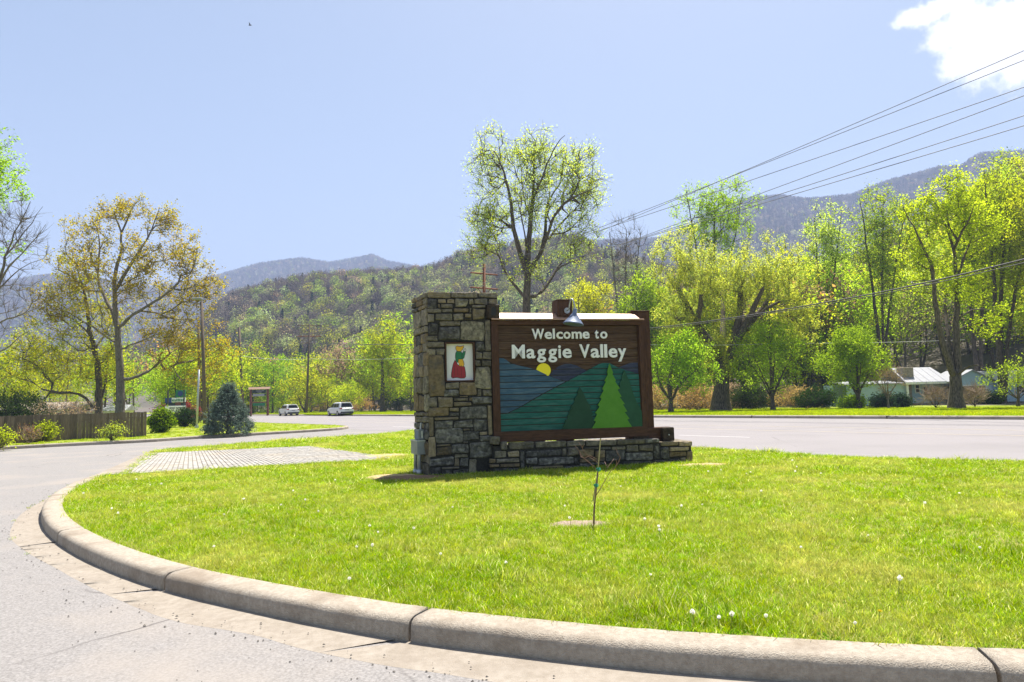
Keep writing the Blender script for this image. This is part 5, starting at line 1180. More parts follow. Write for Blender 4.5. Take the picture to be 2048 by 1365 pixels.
b = G(86, 884, .13); shrub('forsythia_shrub', 'yellow-leaved shrub in front of the plank fence next to red stems', b, .52, .75, 'l_yg', 72, 60, leaves=7, lsize=.08, upb=.9)
b = G(55, 888, .13); shrub('red_stem_shrub', 'red-stemmed shrub leaning in front of the plank fence', b, .5, .7, 'l_red', 73, 44, leaves=2, lsize=.05, bare='twigpink', upb=1.2, mix=('l_orange', .6), twr=.009)
b = G(222, 882, .13); shrub('forsythia_shrub', 'pale yellow spiky shrub by the middle of the plank fence', b, .55, .62, 'l_yg', 74, 46, leaves=6, lsize=.07, upb=1.0, mix=('l_pale', .4))
b = G(0, 896, .13); shrub('forsythia_shrub', 'yellow-green shrub cut by the edge in front of the fence', b, .5, .6, 'l_yg', 75, 46, leaves=6, lsize=.07, upb=.9)
b = onground(295, 70); shrub('red_leaf_shrub', 'dark red-leaved shrub behind the round green shrub', b + np.array([3.0, 0, 0]), 2.2, 1.9, 'l_red', 76, 100, leaves=9, lsize=.16, tl=.5, spread=.15)
b = onground(372, 52); shrub('dark_shrub', 'dark evergreen shrub beneath the white letter-board sign', b, 1.0, 1.3, 'l_dark', 77, 100, leaves=9, lsize=.12, mix=('l_conifer', .5))
b = G(1840, 826, .12); shrub('twiggy_shrub', 'leafless pinkish twiggy shrub spreading at foot of the forked tree', np.array([D(1872, 826, 54)[0], 54, .0]), 1.0, 1.5, 'l_bud', 78, 60, bare='twigpink', leaves=0, tl=.7, twigs=8, upb=.6, twr=.011)
shrub('twiggy_shrub', 'leafless pinkish twiggy shrub before the garage opening of the blue house', np.array([D(1950, 826, 55)[0], 55, .0]), .8, 1.5, 'l_bud', 79, 60, bare='twigpink', leaves=0, tl=.7, twigs=8, upb=.6, twr=.011)
b = onground(165, 52); shrub('mauve_shrub', 'mauve bare-twigged bush behind the fence near the dark trunk', b + np.array([-1.2, 0, 0]), 2.4, 2.3, 'l_bud', 80, 120, bare='twigmauve', leaves=2, lsize=.1, tl=.6, twigs=6, twr=.009)
b = onground(25, 56); shrub('dark_shrub', 'dark green evergreen bush behind the far end of the fence', b, 2.6, 3.0, 'l_dark', 81, 170, leaves=10, lsize=.18, tl=.6, spread=.2)
for k, (px, Y, rad, h, leaf, lab) in enumerate(((1395, 66, 2.4, 2.6, 'l_tan', 'tan twiggy undergrowth bush left of the willow trunk'), (1500, 68, 2.2, 2.2, 'l_dark', 'dark laurel bush right of the willow trunk'), (1590, 70, 2.6, 2.1, 'l_tan', 'tan brush bush behind the bright round tree'), (1630, 66, 1.8, 1.7, 'l_dark', 'dark rhododendron bush at the end of the blue house'), (1705, 62, .9, .8, 'l_green', 'low green bush before the blue house wall'), (1765, 62, .8, .85, 'l_conifer', 'low dark yew bush under the tan shrubby tree'), (1800, 63, .6, .8, 'l_conifer', 'small dark yew bush beside the porch'), (1320, 70, 2.2, 2.4, 'l_tan', 'tan brush bush behind the first round tree'), (1450, 72, 3, 2.5, 'l_bud', 'brown bramble bush behind the willow trunk'), (1980, 66, .8, .7, 'l_dark', 'small dark bush under the gable window'), (795, 120, 3, 3.5, 'l_dark', 'dark evergreen bush beyond the verge by the stone pillar'), (720, 124, 3.5, 2.6, 'l_tan', 'tan brush along the verge behind the lone tree'), (590, 126, 3.5, 2.4, 'l_yg', 'yellow-green brush behind the first white car'), (660, 128, 4, 2.2, 'l_tan', 'tan brush between the two white cars'), (540, 128, 4, 2.6, 'l_green', 'green brush behind the roofed notice board'), (450, 118, 4, 3, 'l_yg', 'yellow-green brush behind the blue spruce'))):
    shrub('brush_bush' if 'brush' in lab or 'undergrowth' in lab or 'bramble' in lab else 'evergreen_bush', lab, onground(px, Y), rad, h, leaf, 90 + k, 110, leaves=8 if leaf != 'l_tan' else 4, lsize=.17, tl=.6, spread=.16, bare='twigtan' if leaf in ('l_tan', 'l_bud') else None, twigs=6, twr=.01)
# blue spruce
B = G(456, 869, .13); rg = np.random.default_rng(82); H = (D(456, 770, B[1]) - B)[2]; W = (D(505, 860, B[1])[0] - D(406, 860, B[1])[0]) / 2 * .9
limbs = [(np.array([(0, 0, 0), (0, 0, H * .5), (0, 0, H)]), .11, .015)]; T = []
for k in range(330):
    t = rg.uniform(0, 1) ** 1.35; a = rg.uniform(0, 6.283); rr_ = W * (1 - t) ** .85 * rg.uniform(.55, 1.03) + .05; T.append((math.cos(a) * rr_, math.sin(a) * rr_, H * (.05 + .93 * t) + rr_ * .05))
make_tree('blue_spruce', 'small conical blue spruce on the lawn by the side street', 'spruce tree', B, limbs, np.array(T), 'l_spruce', 'bark', 82, twigs=4, tlen=.32, leaves=12, lsize=.085, spread=.045, step=.25, tip_r=.006, jit=.1, upb=.15, flat=0)

# --- far woods on the hills: one mass, geometry-node instances
def hilltree(seed, leaf, H, Rr, n, ls, shape='round', bark=True):
    rg = np.random.default_rng(seed)
    if shape == 'cone':
        t = rg.uniform(0, 1, n) ** 1.3; a = rg.uniform(0, 6.283, n); q = Rr * (1 - t) * rg.uniform(.6, 1, n); C = np.stack([np.cos(a) * q, np.sin(a) * q, H * (.06 + .94 * t)], 1)
    else:
        zb = H * (.32 if shape == 'bare' else .18); C = ell(rg, (0, 0, (H + zb) / 2), (Rr, Rr, (H - zb) / 2), n, .38); C = C + .5 * np.sin(C[:, [1, 2, 0]] * 1.1 + seed)
    V, F = leaf_quads(C, ls, rg, .2, .75); var = rg.uniform(size=len(F)); mi = np.zeros(len(F), int)
    segs = [((0, 0, -1), (.1, 0, H * .45), .22, .16), ((.1, 0, H * .45), (0, .1, H * .92), .16, .05)]
    for k in range(9 if shape == 'bare' else 5):
        a = k * 2.4; z0 = H * rg.uniform(.3, .6); q = Rr * .8; segs.append(((0, 0, z0), (math.cos(a) * q, math.sin(a) * q, z0 + H * rg.uniform(.2, .38)), .10, .03))
    A = np.array([s[0] for s in segs], float); Bq = np.array([s[1] for s in segs], float); V2, F2 = prisms(A, Bq, np.array([s[2] for s in segs]), np.array([s[3] for s in segs]), Bq - A, Bq - A, 4)
    o = mk('hill_tree', np.concatenate([V, V2]), np.concatenate([F, F2 + len(V)]), None, mats=[M[leaf], M['barkgrey'] if (shape == 'bare' and leaf != 'l_fmauve') else M['bark']], mi=np.r_[mi, np.ones(len(F2), int)], var=np.r_[var, np.zeros(len(F2))]); return o
hs = []
KIND = [('h_lime', 'round'), ('h_pale', 'round'), ('h_green', 'round'), ('h_yg', 'round'), ('l_mauve', 'bare'), ('l_mauve', 'bare'), ('l_bud', 'bare'), ('h_tan', 'round'), ('l_conifer', 'cone'), ('l_fmauve', 'bare')]
for k, (lf, sh) in enumerate(KIND):
    o = hilltree(200 + k, lf, 12, 3.6 if sh != 'cone' else 2.6, 230 if sh == 'bare' else (420 if sh == 'round' else 220), .68 if sh == 'round' else (.50 if sh == 'bare' else .9), sh); o.name = f'hill_tree_{k:02d}'; hs.append(o)
hcol = source_collection('hill_sources', hs)
def wood(name, ridge, n, rlo, rhi, azlo, azhi, probs, size):
    a = NR.uniform(azlo, azhi, n); r = np.sqrt(NR.uniform(rlo ** 2, rhi ** 2, n)); x = r * np.sin(a); y = r * np.cos(a); z = terrain(x, y)
    own = terrain(x, y, [ridge]); keep = (z - own < 1.0) & ((sdist(x, y) > 40) | (r > 420))
    x, y, z, r, a = x[keep], y[keep], z[keep], r[keep], a[keep]; n = len(x)
    t = np.clip((r - rlo) / (rhi - rlo), 0, 1); nn = fbm(x, y, .02, 3) * .22
    lo, hi = np.array(probs[0], float), np.array(probs[1], float); w = lo[None] * (1 - np.clip(t + nn, 0, 1))[:, None] + hi[None] * np.clip(t + nn, 0, 1)[:, None]
    w = np.maximum(w, 0); w /= w.sum(1, keepdims=True); u = NR.uniform(size=n); pick = (w.cumsum(1) < u[:, None]).sum(1)
    s = NR.uniform(size[0], size[1], n); scl = np.stack([s * NR.uniform(.85, 1.2, n), s * NR.uniform(.85, 1.2, n), s], 1)
    rot = np.zeros((n, 3)); rot[:, 2] = NR.uniform(0, 6.28, n); rot[:, 0] = NR.normal(0, .05, n)
    return scatter(name, np.stack([x, y, z - .3], 1), np.clip(pick, 0, 9), scl, rot, hcol)
#            lime pale green yg  mv mv bud org con mv
wood('hill_forest', 0, 9500, 175, 545, -.62, .62, ([5, 4, 1.5, 2, 3.2, 3.2, .6, .15, 1.0, 1.5], [-.9, .3, -.2, -.8, 6, 6, 1.0, .1, .9, 4]), (.65, 1.15))
wood('slope_forest', 1, 1800, 165, 280, .1, 1.0, ([4, 2, 1, 6, 2, 1, 1, .3, .2, 1], [4, 2, 1, 6, 2, 1, 1, .3, .2, 1]), (1.0, 1.6))
wood('mountain_forest', 2, 30000, 1150, 2450, -.75, .05, ([.3, .6, .5, .2, 2, 2, 1, .1, 1.5, 8], [.05, .2, .2, .05, 1.5, 1.5, .6, .1, 2.5, 9]), (.9, 1.5))
wood('mountain_forest', 3, 32000, 720, 1930, -.05, .85, ([.3, .6, .5, .2, 2, 2, 1, .1, 1.5, 8], [.05, .1, .2, .05, 1.5, 1.5, .5, .1, 5, 9]), (.8, 1.4))
# ------------------------------------------------------------------ fence
fence = thing('plank_fence', 'low weathered brown plank fence along the lawn by the side street', 'fence', (0, 0, 0))
f_px = [(-70, 896), (0, 889), (150, 879.5), (297, 873)]; fl = resample([P2(x, y, .13) for x, y in f_px], .05); t = 0; L_ = len(fl)
i = 0
while i < L_ - 4:
    w = R.choice([3, 3, 3, 4]); a, b = fl[i], fl[min(i + w, L_ - 1)]; d = (b - a) / np.linalg.norm(b - a); n = np.array([-d[1], d[0]]); wd_ = np.linalg.norm(b - a) - R.uniform(.004, .008)
    base = a + d * .006; hh = 1.30 + R.uniform(-.02, .02); o_ = R.uniform(-.008, .008); m = MB(); q = [base + n * o_, base + d * wd_ + n * o_, base + d * wd_ + n * (o_ + .02), base + n * (o_ + .02)]
    m.add([(p[0], p[1], .12) for p in q] + [(p[0], p[1], .13 + hh) for p in q], [(3, 2, 1, 0), (4, 5, 6, 7), (0, 1, 5, 4), (1, 2, 6, 5), (2, 3, 7, 6), (3, 0, 4, 7)]); m.build('board', M['fence'], fence); i += w
for zr in (.35, 1.15):
    m = MB(); V = []; d = (fl[-1] - fl[0]); d /= np.linalg.norm(d); n = np.array([-d[1], d[0]]); m.tube([(p[0] + n[0] * .085, p[1] + n[1] * .085, zr) for p in fl[::5]], .035, 4); m.build('rail', M['fence'], fence)

# ------------------------------------------------------------------ poles and lines
def polemesh(root, pts, r0, r1, mat, n=12):
    m = MB(); m.tube([tuple(p) for p in pts], [r0 + (r1 - r0) * i / (len(pts) - 1) for i in range(len(pts))], n); return m.build('shaft', M[mat], root, True)
def pole(px0, py0, px1, py1, Y, name, label, cat, r0, r1, mat):
    b = onground(px0, Y); t_ = D(px1, py1, Y) - b; root = thing(name, label, cat, b); polemesh(root, [(0, 0, -.3), t_ * .5, t_], r0, r1, mat); return root, b, t_
lp, b, tp = pole(411, 845, 403, 604, 60, 'area_light_pole', 'tall wooden pole with a flat floodlight head left of the blue spruce', 'light pole', .17, .12, 'pole')
m = MB(); m.tube([tp + np.array([0, 0, .05]), tp + np.array([-.3, 0, .25])], .03, 6); m.build('bracket', M['steel'], lp)
m = MB(); m.cbox(tp[0] - .75, tp[0] + .05, -.25, .25, tp[2] + .2, tp[2] + .36, .04); m.build('floodlight', M['greybox'], lp)
gp, b, tp = pole(394, 857, 398, 740, G(394, 857, .13)[1], 'metal_post', 'slim grey metal post on the lawn beside the wooden light pole', 'post', .075, .06, 'steel'); m = MB(); m.tube([(0, 0, -.02), (0, 0, .22)], .13, 10); m.build('base_cover', M['steel'], gp)
dp, b, tp = pole(400, 838, 397, 640, 72, 'utility_pole', 'dark thin pole half hidden behind the grey metal post', 'pole', .14, .10, 'pole')
le, b, tp = pole(487, 820, 478, 655, 92, 'leaning_pole', 'leaning bare wooden pole behind the blue spruce', 'pole', .20, .15, 'pole')
def hbar(root, a, b_, r, mat, name): m = MB(); a = np.array(a); b_ = np.array(b_); d = b_ - a; m.tube([a, b_], r, 6); return m.build(name, M[mat], root)
pd3 = np.array([*fnor, 0.0])
up2, pb2, tp2 = pole(613, 830, 619, 648, 112, 'utility_pole', 'wooden power pole with crossarms standing by the white cars', 'pole', .19, .13, 'pole')
uy = {}
for nm, py, hw, mt in (('crossarm', 651, 1.5, 'pole'), ('crossarm', 673, 1.5, 'redpole'), ('crossarm', 686, .9, 'pole')):
    zc = (D(618, py, 112) - pb2)[2]; c = tp2 * (zc / tp2[2]); c[2] = zc; hbar(up2, c - pd3 * hw * .6 - np.array([hw * .8, 0, 0]), c + pd3 * hw * .6 + np.array([hw * .8, 0, 0]), .07, mt, nm); uy[py] = (pb2 + c, hw)
    for sx in (-.95, -.5, .5, .95):
        p = c + (pd3 * .6 + np.array([.8, 0, 0])) * hw * sx; m = MB(); m.tube([p + np.array([0, 0, .06]), p + np.array([0, 0, .26])], [.05, .035], 6); m.build('insulator', M['white'], up2)
B1 = onground(968, 68); t1 = D(968, 529, 68) - B1
up1 = thing('utility_pole', 'rusty red-brown pole top with two crossarms behind the stone pillar', 'pole', B1); polemesh(up1, [(0, 0, -.3), t1 * .5, t1], .19, .15, 'redpole')
arm1 = {}
for py in (548, 577):
    zc = (D(968, py, 68) - B1)[2]; c = np.array([t1[0] * zc / t1[2], 0, zc]); dv = np.array([1, .35, -.05]) * 1.35
    m = MB(); a, e = c - dv, c + dv; m.tube([a, e], .085, 4); m.build('crossarm', M['redpole'], up1); arm1[py] = (B1 + c, dv)
zc = (D(968, 577, 68) - B1)[2]
for s in (-1, 1): hbar(up1, arm1[577][0] - B1 + arm1[577][1] * .5 * s, np.array([t1[0] * .9, 0, zc - .9]), .03, 'redpole', 'brace')
def wire(name, label, pts, r, mat, group=None, sag=0.0):
    pts = [np.array(p, float) for p in pts]; q = []
    for a, b_ in zip(pts[:-1], pts[1:]):
        for t in np.linspace(0, 1, 14, endpoint=False): p = a + (b_ - a) * t; p[2] -= 4 * sag * t * (1 - t); q.append(p)
    q.append(pts[-1]); m = MB(); m.tube(q, r, 4); o = m.build(name, M[mat], None, True); return props(o, label, 'power line' if 'line' in name else 'cable', group)
rank = ('topmost', 'second from the top', 'third from the top', 'fourth from the top', 'fifth from the top', 'lowest')
YR = 31.0
w_px = [(100, 548, .9), (119, 548, -.2), (173, 548, -.9), (190, 577, .9), (230, 577, -.3), (250, 577, -.9)]
for k, (py, arm, off) in enumerate(w_px):
    a, dv = arm1[arm]; st_ = a + dv * off + np.array([0, 0, .12]); e = D(2048, py, YR); e2_ = st_ + (e - st_) * 1.35; e2_[2] += .2
    far = uy[651 if arm == 548 else 673][0] + (pd3 * .6 + np.array([.8, 0, 0])) * off * 1.4 + np.array([0, 0, .2])
    wire('power_line', f'{rank[k]} of the six power lines sweeping up over the road and trees', [far, st_, e2_], .024, 'wire', 'power lines over the road', .25)
b_ = B1 + np.array([0, 0, (D(968, 690, 68) - B1)[2]])
wire('telephone_cable', 'thick black telephone cable sagging in front of the wood and forked tree', [uy[686][0], b_, D(1300, 657, 58), D(1640, 607, 44), D(2048, 519, 30), D(2300, 455, 24)], .04, 'cable', None, .12)
wire('telephone_cable', 'thinner cable hung just below the thick black telephone cable', [b_ + np.array([0, 0, -.2]), D(1300, 660, 58.2), D(1640, 611, 44.2), D(2048, 526, 30.2), D(2300, 464, 24)], .022, 'cable', None, .1)
wire('service_cable', 'thin pale service wire stretched level before the willow to the house', [b_ + np.array([0, 0, -1.5]), D(1300, 690, 60), D(1560, 687, 60), D(1930, 680, 66)], .018, 'wirew', None, .1)
wire('service_cable', 'thin pale wire crossing low in front of the valley wood by the cars', [D(480, 712, 95), uy[686][0] + np.array([0, 0, -2.6]), D(900, 712, 90)], .02, 'wirew', None, .3)
# loose coil of cable on the telephone line
m = MB(); cc = D(1850, 561, 37); m.tube([cc + np.array([.75 * math.cos(a), .2 * math.sin(a), .13 * math.sin(a) - .12]) for a in np.linspace(0, 6.2, 18)], .03, 5); props(m.build('cable_coil', M['cable'], None), 'small black coil of slack hanging on the telephone cable', 'cable coil')

# ------------------------------------------------------------------ roofed notice board, roadside signs
Yn = 108; b = onground(519, Yn); ns = thing('notice_board', 'wooden roofed notice board on two red posts beyond the road', 'sign', b)
def X(px): return D(px, 800, Yn)[0] - b[0]
def Zn(py): return (D(519, py, Yn) - b)[2]
for px in (501.5, 535.5): m = MB(); m.cbox(X(px) - .14, X(px) + .14, -.14, .14, -.2, Zn(779), .03); m.build('post', M['signred'], ns)
m = MB(); m.prism([(-.35, Zn(779)), (.35, Zn(779)), (0, Zn(774.5))], lambda p: (X(497.5), p[0], p[1]), lambda p: (X(540.5), p[0], p[1])); m.build('roof', M['signroof'], ns)
m = MB(); m.cbox(X(502), X(535), -.06, .06, Zn(806), Zn(804), .02); m.build('crossbeam', M['signred'], ns)
for (x0, x1, y0, y1, mt) in ((504.5, 532, 780, 786.5, 'signdark'), (506, 529, 788, 793, 'signgrey'), (504.5, 532, 788.5, 792, 'signdark'), (506, 530, 806.5, 812, 'signgreen')):
    m = MB(); m.cbox(X(x0), X(x1), -.05 if mt != 'signgrey' else -.07, .03, Zn(y1), Zn(y0), .01); m.build('sign_panel', M[mt], ns)
for (x0, x1, y) in ((512, 528, 782), (515, 524, 784.5), (510, 519, 790.2), (521, 527, 791.4)): m = MB(); m.box(X(x0), X(x1), -.085, -.05, Zn(y + .6), Zn(y - .4)); m.build('lettering', M['signgrey'], ns)
Yn = 60; b = onground(350, Yn); ls = thing('letter_board_sign', 'white changeable letter board beside a red-leaved shrub under the gold tree', 'sign', b)
def Zb(py): return (D(352, py, Yn) - b)[2]
for px in (336, 368): m = MB(); m.tube([(X(px), 0, -.2), (X(px), 0, Zb(780))], .06, 8); m.build('post', M['trim'], ls)
m = MB(); m.cbox(X(331), X(371), -.08, .08, Zb(826), Zb(812.5), .02); m.build('letter_panel', M['white'], ls)
m = MB(); m.cbox(X(330.5), X(371.5), -.06, .10, Zb(827), Zb(811.6), .02); m.build('panel_frame', M['greybox'], ls)
rg = random.Random(3); lt = MB()
for y0, y1, segs in ((815, 818, ((340, 351), (353, 370))), (819, 822, ((344, 350), (353, 355), (357, 368))), (823, 825.4, ((352, 356), (358, 366)))):
    for x0, x1 in segs:
        x = x0
        while x < x1 - .6:
            w = rg.uniform(.9, 1.5); lt.box(X(x), X(min(x + w, x1)) , -.095, -.082, Zb(y1 - rg.uniform(0, .5)), Zb(y0 + rg.uniform(0, .5))); x += w + .55
lt.build('letter_rows', M['black'], ls)
Yn = 64; b = onground(350, Yn); gs = thing('shop_sign', 'green and blue shop sign on a post above the white letter board', 'sign', b)
def Zc(py): return (D(352, py, Yn) - b)[2]
m = MB(); m.tube([(X(351), .05, -.2), (X(351), .05, Zc(790))], .1, 8); m.build('post', M['trim'], gs)
for (x0, x1, y0, y1, mt, yy) in ((352, 371, 781, 795, 'signgreen', 0), (331, 344, 796, 806, 'signblue', .0), (343, 371, 796, 805, 'white', .02), (332, 371, 806, 812, 'signdark', .03), (352, 363, 805.5, 811.5, 'signred', -.03)):
    m = MB(); m.cbox(X(x0), X(x1), -.1 + yy, .05 + yy, Zc(y1), Zc(y0), .02); m.build('sign_panel', M[mt], gs)
m = MB(); m.tube([((X(361.5)), -.1, Zc(788)), (X(361.5), -.13, Zc(788))], .24, 14); m.build('badge', M['signblue'], gs)
lt = MB(); x = 345
while x < 369: w = rg.uniform(1.2, 2.4); lt.box(X(x), X(x + w), -.10, -.085, Zc(804 - rg.uniform(0, 1)), Zc(798 + rg.uniform(0, 1.5))); x += w + 1.2
lt.build('lettering', M['signgreen'], gs)

# ------------------------------------------------------------------ cars
def car(px, py, label, L=4.6, W=1.86, H=1.70, name='white_car', mat='carwhite', head=None, cat='car', z=0.0):
    p = G(px, py, z); hd = head if head is not None else math.atan2(fdir[1], fdir[0])
    root = thing(name, label, cat, p, hd, 'white cars driving off along the main road' if mat == 'carwhite' else None)
    # body: sections along x (front +), each a rounded outline (half width, z)
    def loft(secs, name, mt, sm=True):
        V = []; F = []; n = len(secs[0][1])
        for x, o in secs:
            for (y, z_) in o: V.append((x, y, z_))
            for (y, z_) in reversed(o): V.append((x, -y, z_))
        k = 2 * n
        for i in range(len(secs) - 1):
            for j in range(k): F.append((i * k + j, (i + 1) * k + j, (i + 1) * k + (j + 1) % k, i * k + (j + 1) % k))
        F += [tuple(range(k)), tuple(range((len(secs) - 1) * k, len(secs) * k))[::-1]]
        return mk(name, V, F, M[mt], root, smooth=False)
    w = W / 2
    def low(x, ww, zb, zt): return (x, [(ww * .80, zb), (ww * .98, zb + .12), (ww, zb + .38), (ww * .985, zt - .1), (ww * .93, zt)])
    loft([low(-L / 2, w * .90, .36, .98), low(-L / 2 + .12, w * .97, .30, 1.06), low(-L / 2 + .7, w, .26, 1.08), low(0, w, .25, 1.06), low(L / 2 - 1.2, w, .26, 1.02), low(L / 2 - .35, w * .94, .28, .92), low(L / 2, w * .74, .36, .74)], 'body', mat)
    def cab(x, wb, wt, zb, zt): return (x, [(wb, zb), (wb * .99, zb + .06), ((wb + wt) / 2, (zb + zt) / 2), (wt, zt - .06), (wt * .82, zt)])
    loft([cab(-L / 2 + .10, w * .88, w * .86, 1.03, 1.05 + .10), cab(-L / 2 + .38, w * .90, w * .72, 1.03, H - .06), cab(-L / 2 + 1.0, w * .91, w * .74, 1.04, H), cab(L * .02, w * .91, w * .74, 1.04, H - .02), cab(L * .12, w * .91, w * .72, 1.03, H - .08), cab(L / 2 - 1.15, w * .88, w * .82, 1.0, 1.06)], 'cabin', mat)
    xr = -L / 2
    m = MB(); zb, zt = 1.14, H - .14; m.add([(xr + .075, -w * .78, zb), (xr + .075, w * .78, zb), (xr + .29, w * .66, zt), (xr + .29, -w * .66, zt), (xr + .16, -w * .74, zb), (xr + .16, w * .74, zb), (xr + .37, w * .60, zt), (xr + .37, -w * .60, zt)], [(0, 3, 2, 1), (4, 5, 6, 7), (0, 1, 5, 4), (1, 2, 6, 5), (2, 3, 7, 6), (3, 0, 4, 7)]); m.build('rear_window', M['glass'], root)
    m = MB(); m.add([(L * .12 + .03, -w * .66, H - .13), (L * .12 + .03, w * .66, H - .13), (L / 2 - 1.13, w * .8, 1.08), (L / 2 - 1.13, -w * .8, 1.08)], [(0, 1, 2, 3)]); m.build('windscreen', M['glass'], root)
    for s in (1, -1):
        for x0, x1, xt0, xt1 in ((xr + .62, xr + 1.35, xr + .78, xr + 1.35), (xr + 1.42, -.02 * L, xr + 1.42, -.02 * L), (.0 * L, L * .22, .0 * L, L * .10)):
            y0, y1 = w * .94, w * .815; m = MB(); m.add([(x0, s * y0, 1.10), (x1, s * y0, 1.10), (xt1, s * y1, H - .17), (xt0, s * y1, H - .17)], [(0, 1, 2, 3)]); m.build('side_window', M['glass'], root)
        m = MB(); m.cbox(xr - .012, xr + .22, s * w * .66 if s > 0 else -w * .965, w * .965 if s > 0 else -w * .66, .86, 1.02, .02); m.build('tail_light', M['tail'], root)
        m = MB(); m.cbox(L * .17, L * .21, s * (w + .02) if s > 0 else -(w + .20), (w + .20) if s > 0 else -(w + .02), 1.04, 1.18, .02); m.build('wing_mirror', M['trim'], root)
        for x in (-L / 2 + .86, L / 2 - .92):
            m = MB(); m.tube([(x, s * (w - .22), .34), (x, s * (w + .005), .34)], .34, 20); wt_ = m.build('wheel', M['tyre'], root)
            m = MB(); m.tube([(x, s * (w + .004), .34), (x, s * (w + .018), .34)], .22, 14); m.build('rim', M['rim'], wt_)
    m = MB(); m.cbox(xr - .03, xr + .25, -w * .88, w * .88, .32, .56, .04); m.build('rear_bumper', M['trim'], root)
    m = MB(); m.box(xr - .02, xr + .01, -.26, .26, .72, .84); m.build('number_plate', M['signgrey'], root)
    m = MB(); m.cbox(xr + .22, xr + .5, -w * .6, w * .6, H - .035, H + .005, .01); m.build('spoiler', M[mat], root)
    return root
ch = math.atan2(fdir[1], fdir[0])
car(577, 832, 'smaller white hatchback-style car driving away near the notice board', 4.4, 1.86, 1.66, head=ch - .05)
car(680, 832, 'bigger white SUV driving away to the right of the wooden power pole', 4.8, 1.95, 1.74, head=ch - .05)
b = onground(2, 52); car_b = car(-2, 836, 'bright blue parked car roof showing above the fence end', 4.5, 1.8, 1.5, 'blue_car', 'carblue', 1.2); car_b.location = (b[0] - .6, 50, .0)

# ------------------------------------------------------------------ blue house and other buildings
YH = 70.0
hb = onground(1850, YH); hz = (D(1850, 808, YH))[2]; hb[2] = hz
hs_ = thing('blue_house', 'pale blue ranch house with white metal roof and stone chimney', 'house', hb)
def HX(px, Y=YH): return D(px, 790, Y)[0] - hb[0]
def HZ(px, py, Y=YH): return D(px, py, Y)[2] - hz
ev = HZ(1850, 764); rd = HZ(1850, 735, YH + 2.4)
x0, x1, x2, x3 = HX(1694), HX(1813), HX(1877), HX(2180); g0, g1 = HX(1902), HX(1972)
def clap(name, pts_u, y, z0, z1, f=None):
    """lap siding: one board after another"""
    return
nlap = 12
def wallp(u0, u1, y, zt, name='wall', side=-1):
    m = MB(); h = zt / nlap
    for k in range(nlap):
        z0 = k * h; m.add([(u0, y - .035, z0), (u1, y - .035, z0), (u1, y - .008, z0 + h), (u0, y - .008, z0 + h), (u0, y + .1, z0), (u1, y + .1, z0), (u1, y + .1, z0 + h), (u0, y + .1, z0 + h)], [(0, 1, 2, 3), (0, 4, 5, 1), (3, 2, 6, 7), (0, 3, 7, 4), (1, 5, 6, 2)])
    return m.build(name, M['siding'], hs_)
wallp(x0, HX(1812), 0, ev); wallp(HX(1812), HX(1902), 1.4, ev); wallp(g1, x3, -.6, ev); 
# gable wing with garage opening
gz_ = HZ(1940, 742); m = MB(); go0, go1, got = HX(1899), HX(1958), HZ(1930, 773)
m.prism([(HX(1893), 0), (go0, 0), (go0, got), (go1, got), (go1, 0), (g1, 0), (g1, ev), ((g1 + HX(1893)) / 2, gz_), (HX(1893), ev)], lambda p: (p[0], -.9, p[1]), lambda p: (p[0], -1.05, p[1])); m.build('gable_wall', M['siding'], hs_)
m = MB(); m.box(go0, go1, .4, .5, 0, got); m.build('garage_back', M['chimney'], hs_)
m = MB(); m.box(go0 - .1, go0, -1.09, -1.0, 0, got + .1); m.box(go1, go1 + .1, -1.09, -1.0, 0, got + .1); m.box(go0, go1, -1.09, -1.0, got, got + .1); m.build('garage_trim', M['whitetrim'], hs_)
m = MB(); m.box(x0, x3, 3.0, 5.2, -.5, ev - .1); m.build('rear_wall', M['siding'], hs_)
def roofq(name, q, th=.1):
    m = MB(); q = [np.array(p, float) for p in q]; m.add([tuple(p) for p in q] + [tuple(p - np.array([0, 0, th])) for p in q], [(0, 1, 2, 3), (7, 6, 5, 4), (0, 4, 5, 1), (1, 5, 6, 2), (2, 6, 7, 3), (3, 7, 4, 0)]); return m.build(name, M['metalroof'], hs_)
xl_ = HX(1806); r1_ = roofq('roof', [(xl_, -.6, ev), (HX(1900), -.6, ev), (HX(1893), 2.4, rd), (xl_ + .3, 2.4, rd)]); roofq('roof', [(xl_ + .3, 2.4, rd), (HX(1893), 2.4, rd), (HX(1900), 5.4, ev), (xl_, 5.4, ev)]); roofq('low_roof', [(x0 - .3, -.4, ev - .05), (xl_ - .02, -.4, ev - .05), (xl_ - .02, 3, ev + .25), (x0 - .3, 3, ev + .25)])
rd2 = HZ(2000, 742, YH + 3); r2_ = roofq('roof', [(g1 - .2, -1.1, ev), (x3, -1.1, ev), (x3, 3, rd2), (HX(1940), 3, rd2)]); roofq('roof', [(HX(1940), 3, rd2), (x3, 3, rd2), (x3, 8, ev), (g1, 8, ev)])
gc = (g1 + HX(1893)) / 2; roofq('gable_roof', [(g1 + .3, -1.3, ev - .05), (g1 + .3, 3, ev - .05), (gc, 3, gz_ + .1), (gc, -1.3, gz_ + .1)]); roofq('gable_roof', [(gc, -1.3, gz_ + .1), (gc, 3, gz_ + .1), (HX(1893) - .3, 3, ev - .05), (HX(1893) - .3, -1.3, ev - .05)])
m = MB()
for k in range(60):
    u = xl_ + .1 + k * .8
    if u > HX(1896): break
    m.add([(u, -.6, ev + .012), (u + .05, -.6, ev + .012), (u + .05, 2.4, rd + .006), (u, 2.4, rd + .006), (u, -.6, ev + .025), (u + .05, -.6, ev + .025), (u + .05, 2.4, rd + .025), (u, 2.4, rd + .025)], [(4, 5, 6, 7), (0, 1, 5, 4), (0, 4, 7, 3), (1, 2, 6, 5)])
m.build('roof_seam', M['metalroof'], r1_)
